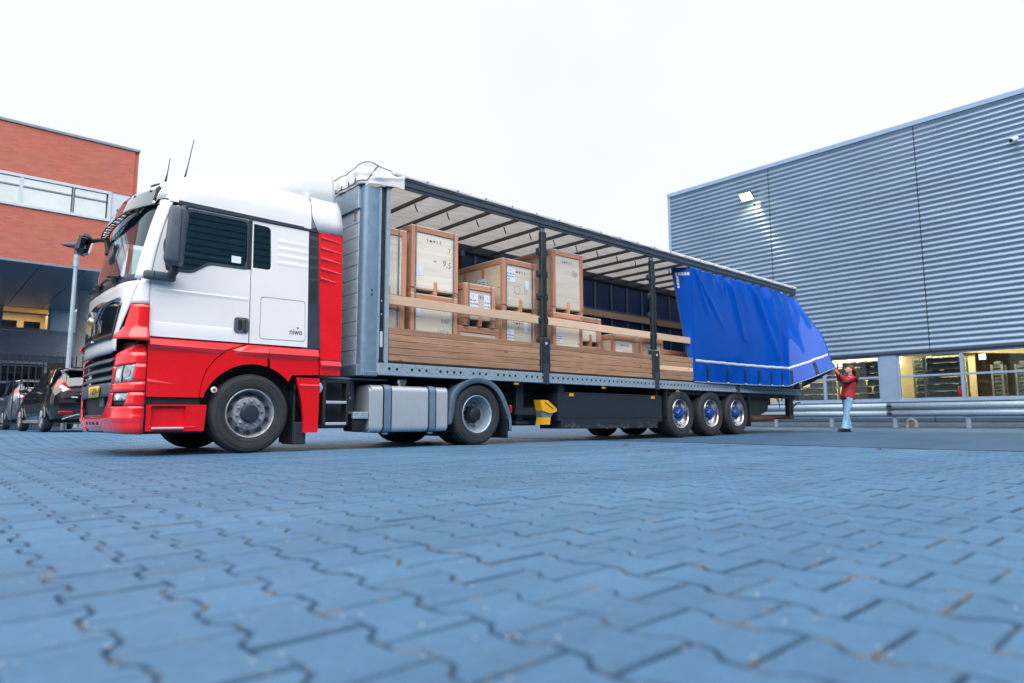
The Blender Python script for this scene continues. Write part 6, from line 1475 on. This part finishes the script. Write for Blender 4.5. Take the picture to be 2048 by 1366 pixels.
# ------------------------------------------------------------------ parked cars
def car(label, loc, rz, paint, plate=True, hatch=True):
    T = thing('parked_car', label, 'car', loc, rz, local=True)
    k = 1.05
    # stations along x (rear axle at 0, forward +): roof/bonnet height, belt, sill, half widths
    st = [(-.70, .74, .70, .42, .70, .66), (-.66, .98, .86, .34, .80, .64), (-.60, 1.14, .94, .30, .835, .62), (-.46, 1.36, .98, .28, .855, .60), (-.26, 1.455, .985, .26, .865, .615), (.10, 1.50, .97, .24, .87, .63), (.70, 1.515, .955, .22, .87, .635), (1.30, 1.47, .94, .21, .87, .62), (1.75, 1.30, .93, .21, .868, .63), (2.15, 1.02, .92, .21, .862, .69), (2.45, .95, .88, .22, .855, .70), (3.0, .83, .78, .22, .81, .66), (3.25, .70, .66, .24, .72, .58), (3.34, .56, .52, .30, .60, .50)]
    st = [tuple(q*k for q in s) for s in st]
    def ring(s):
        x, zr, zb, zs, wb, wr = s; return [(x, 0, zs-.02), (x, wb*.93, zs), (x, wb*.985, zs+.14), (x, wb*1.005, lerp(zs, zb, .62)), (x, wb*.985, zb-.02), (x, wb*.965, zb+.015), (x, lerp(wb*.965, wr, .92), lerp(zb+.015, zr, .90)), (x, wr*.86, zr-.008), (x, wr*.5, zr+.012), (x, 0, zr+.016)]
    # subdivide along x smoothly
    fine = []
    for i in range(len(st)-1):
        for t in range(4): a, b = st[i], st[i+1]; fine.append(tuple(lerp(p, q, t/4) for p, q in zip(a, b)))
    fine.append(st[-1]); rs = [ring(s) for s in fine]; m = 10
    body = G(); glassf = {}
    def isglass(x, j):
        if j == 5:
            xx = x/k
            if -.40 < xx < .42: return 'rear_side_window'
            if .50 < xx < 1.72: return 'door_window'
        if j in (6, 7, 8) and 1.38 < x/k < 2.08: return 'windscreen'
        if j in (5, 6, 7, 8) and -.62 < x/k < -.44 and j != 5: return 'rear_window'
        return None
    for sgn in (1, -1):
        for i in range(len(rs)-1):
            for j in range(m-1):
                q = [rs[i][j], rs[i+1][j], rs[i+1][j+1], rs[i][j+1]]; q = [(a, b*sgn, c) for a, b, c in q]
                nm = isglass((fine[i][0]+fine[i+1][0])/2, j)
                if nm and nm != 'rear_window': glassf.setdefault((nm, sgn if nm != 'windscreen' else 0), G()).add(q, [(0, 1, 2, 3)])
                else: body.add(q, [(0, 1, 2, 3)])
        e = [(a, b*sgn, c) for a, b, c in rs[0]]; body.add(e, [tuple(range(m))]); e = [(a, b*sgn, c) for a, b, c in rs[-1]]; body.add(e, [tuple(range(m))])
    bd = obj('body', body, paint, T, ang=42)
    for (nm, s), g in glassf.items(): obj(nm, g, 'car_glass', T, ang=60)
    # rear window, spoiler lip
    def rx(z, y): # rear skin x at height z
        zz = [(s[1], s[0]) for s in st[:6]]; x = itp(z, [(a, b) for a, b in zz]); return x
    def rw(s, t): y = lerp(-.60, .60, s)*k*(1-.10*t); z = lerp(1.02, 1.33, t)*k-.05*(abs(2*s-1))**3*(1-t); return (rx(z, y)-.028+.03*abs(2*s-1)**3, y, z)
    obj('rear_window', G().grid(rw, 16, 6), 'car_glass', T, thick=.006)
    obj('roof_spoiler', G().box(-.62*k, -.28*k, -.56*k, .56*k, 1.385*k, 1.43*k, .02), paint, T)
    # tail lights, reflectors, plate, bumper insert
    for s in (1, -1):
        tlv = [(.70, 1.205), (.80, .985), (.62, .90), (.47, .965), (.60, 1.14)]
        g = G().prism([(s*y*k, z*k) for y, z in tlv], 'x', -.64*k, -.40*k); g.v = [(rx(z, 0)-.02+max(0, abs(y)/k-.60)*.55+(0 if x < -.5*k else .12), y, z) for x, y, z in g.v]
        tl = obj('tail_light', g, 'red_lens', T, smooth=False)
        lv_ = [(.66, 1.06), (.735, .985), (.62, .915), (.52, .975)]; g = G().prism([(s*y*k, z*k) for y, z in lv_], 'x', 0, .02); g.v = [(rx(z, 0)-.028+max(0, abs(y)/k-.60)*.55+x, y, z) for x, y, z in g.v]; obj('reversing_lens', g, 'lamp_white', tl, smooth=False)
        obj('reflector', G().box(-.715*k, -.66*k, s*.42*k, s*.70*k, .415*k, .475*k, .012), 'red_lens', T)
    obj('tailgate_recess', G().box(-.70*k, -.62*k, -.40*k, .40*k, .66*k, .87*k, .02), 'black_gloss', T)
    obj('chrome_strip', G().box(-.712*k, -.69*k, -.30*k, .30*k, .85*k, .875*k, .006), 'chrome', T)
    obj('badge', G().box(-.712*k, -.69*k, .34*k, .46*k, .775*k, .80*k, .004), 'lamp_white', T)
    if plate:
        pl_ = obj('number_plate', G().box(-.715*k, -.70*k, -.25*k, .25*k, .70*k, .80*k), 'plate_yellow', T, smooth=False); obj('plate_band', G().box(-.717*k, -.7151*k, .20*k, .25*k, .70*k, .80*k), 'plate_blue', pl_, smooth=False)
    obj('bumper_insert', G().box(-.725*k, -.60*k, -.60*k, .60*k, .27*k, .40*k, .03), 'box_black', T)
    obj('bumper_trim', G().tube([(-.722*k, y*k, (.43-.14*(y/.62)**2)*k) for y in [-.62+i*.124 for i in range(11)]], .014, 6), 'rim_grey', T)
    # wheels
    for x in (0, 2.49*k):
        for s in (1, -1):
            c = (x, s*.885*k, .305*k); R = .305*k; wd = .19
            w_ = obj('wheel', G().lathe([(.02, .05), (.08, .05), (.08, .12), (.02, .12)], c, 'y', 12, -s), 'black', T)
            obj('tyre', G().lathe([(R*.66, .02), (R*.80, -.006), (R*.93, .0), (R, .03), (R, wd-.03), (R*.93, wd), (R*.66, wd-.02)], c, 'y', 32, -s), 'tyre', w_)
            rim = G().lathe([(R*.68, .018), (R*.66, .004), (R*.62, .012), (R*.60, .06)], c, 'y', 32, -s); 
            for q in range(10):
                a = 2*math.pi*q/10+.1*(q % 2); p0 = Vector((c[0]+.05*math.cos(a), c[1]-s*.018, c[2]+.05*math.sin(a))); p1 = Vector((c[0]+R*.63*math.cos(a), c[1]-s*.012, c[2]+R*.63*math.sin(a))); rim.tube([p0, p1], [.02, .016], 5)
            rim.lathe([(1e-3, .005), (.05, .008), (.055, .03)], c, 'y', 14, -s); obj('rim', rim, 'rim_grey', w_)
            obj('brake_shadow', G().lathe([(1e-3, .07), (R*.62, .065)], c, 'y', 20, -s), 'black', w_)
            ar = G().tube([(c[0]+R*1.10*math.cos(a), s*.885*k-s*.012, c[2]+R*1.10*math.sin(a)) for a in [math.pi*i/16 for i in range(17)]], .020, 6); obj('wheel_arch', ar, paint, T)
    for s in (1, -1):
        mr = obj('door_mirror', fuse([ell((1.62*k, s*.985*k, 1.0*k), (.07, .10, .075), 12, 8), G().tube([(1.62*k, s*.84*k, .955*k), (1.62*k, s*.96*k, .98*k)], .03, 8)], .012, 1), paint, T)
        obj('door_handle', G().tube([(.62*k, s*.895*k, .80*k), (.78*k, s*.90*k, .80*k)], .014, 6), paint, T)
        obj('window_trim', G().tube([(x, s*b*.968, z) for x, b, z in [(-.40*k, .855*k, 1.0*k), (.4*k, .87*k, .985*k), (1.75*k, .868*k, .95*k)]], .012, 5), 'black', T)
        obj('sill', G().box(.38*k, 2.1*k, s*.80*k, s*.87*k, .20*k, .27*k, .015), 'rim_grey' if paint == 'car_black' else 'box_black', T)
    obj('underbody', G().box(-.5, 3.2, -.75, .75, .22, .5), 'black', T, smooth=False)
    return T
hd = math.atan2(1.0, -.062)
car('black hatchback parked left of the lorry, its tail towards the camera', (3.255, 19.52, gz(3.2, 19.5)), hd, 'car_black')
car('grey hatchback behind the bar fence, beyond the black hatchback', (3.03, 25.9, gz(3, 26)), hd+.02, 'car_grey', plate=False)
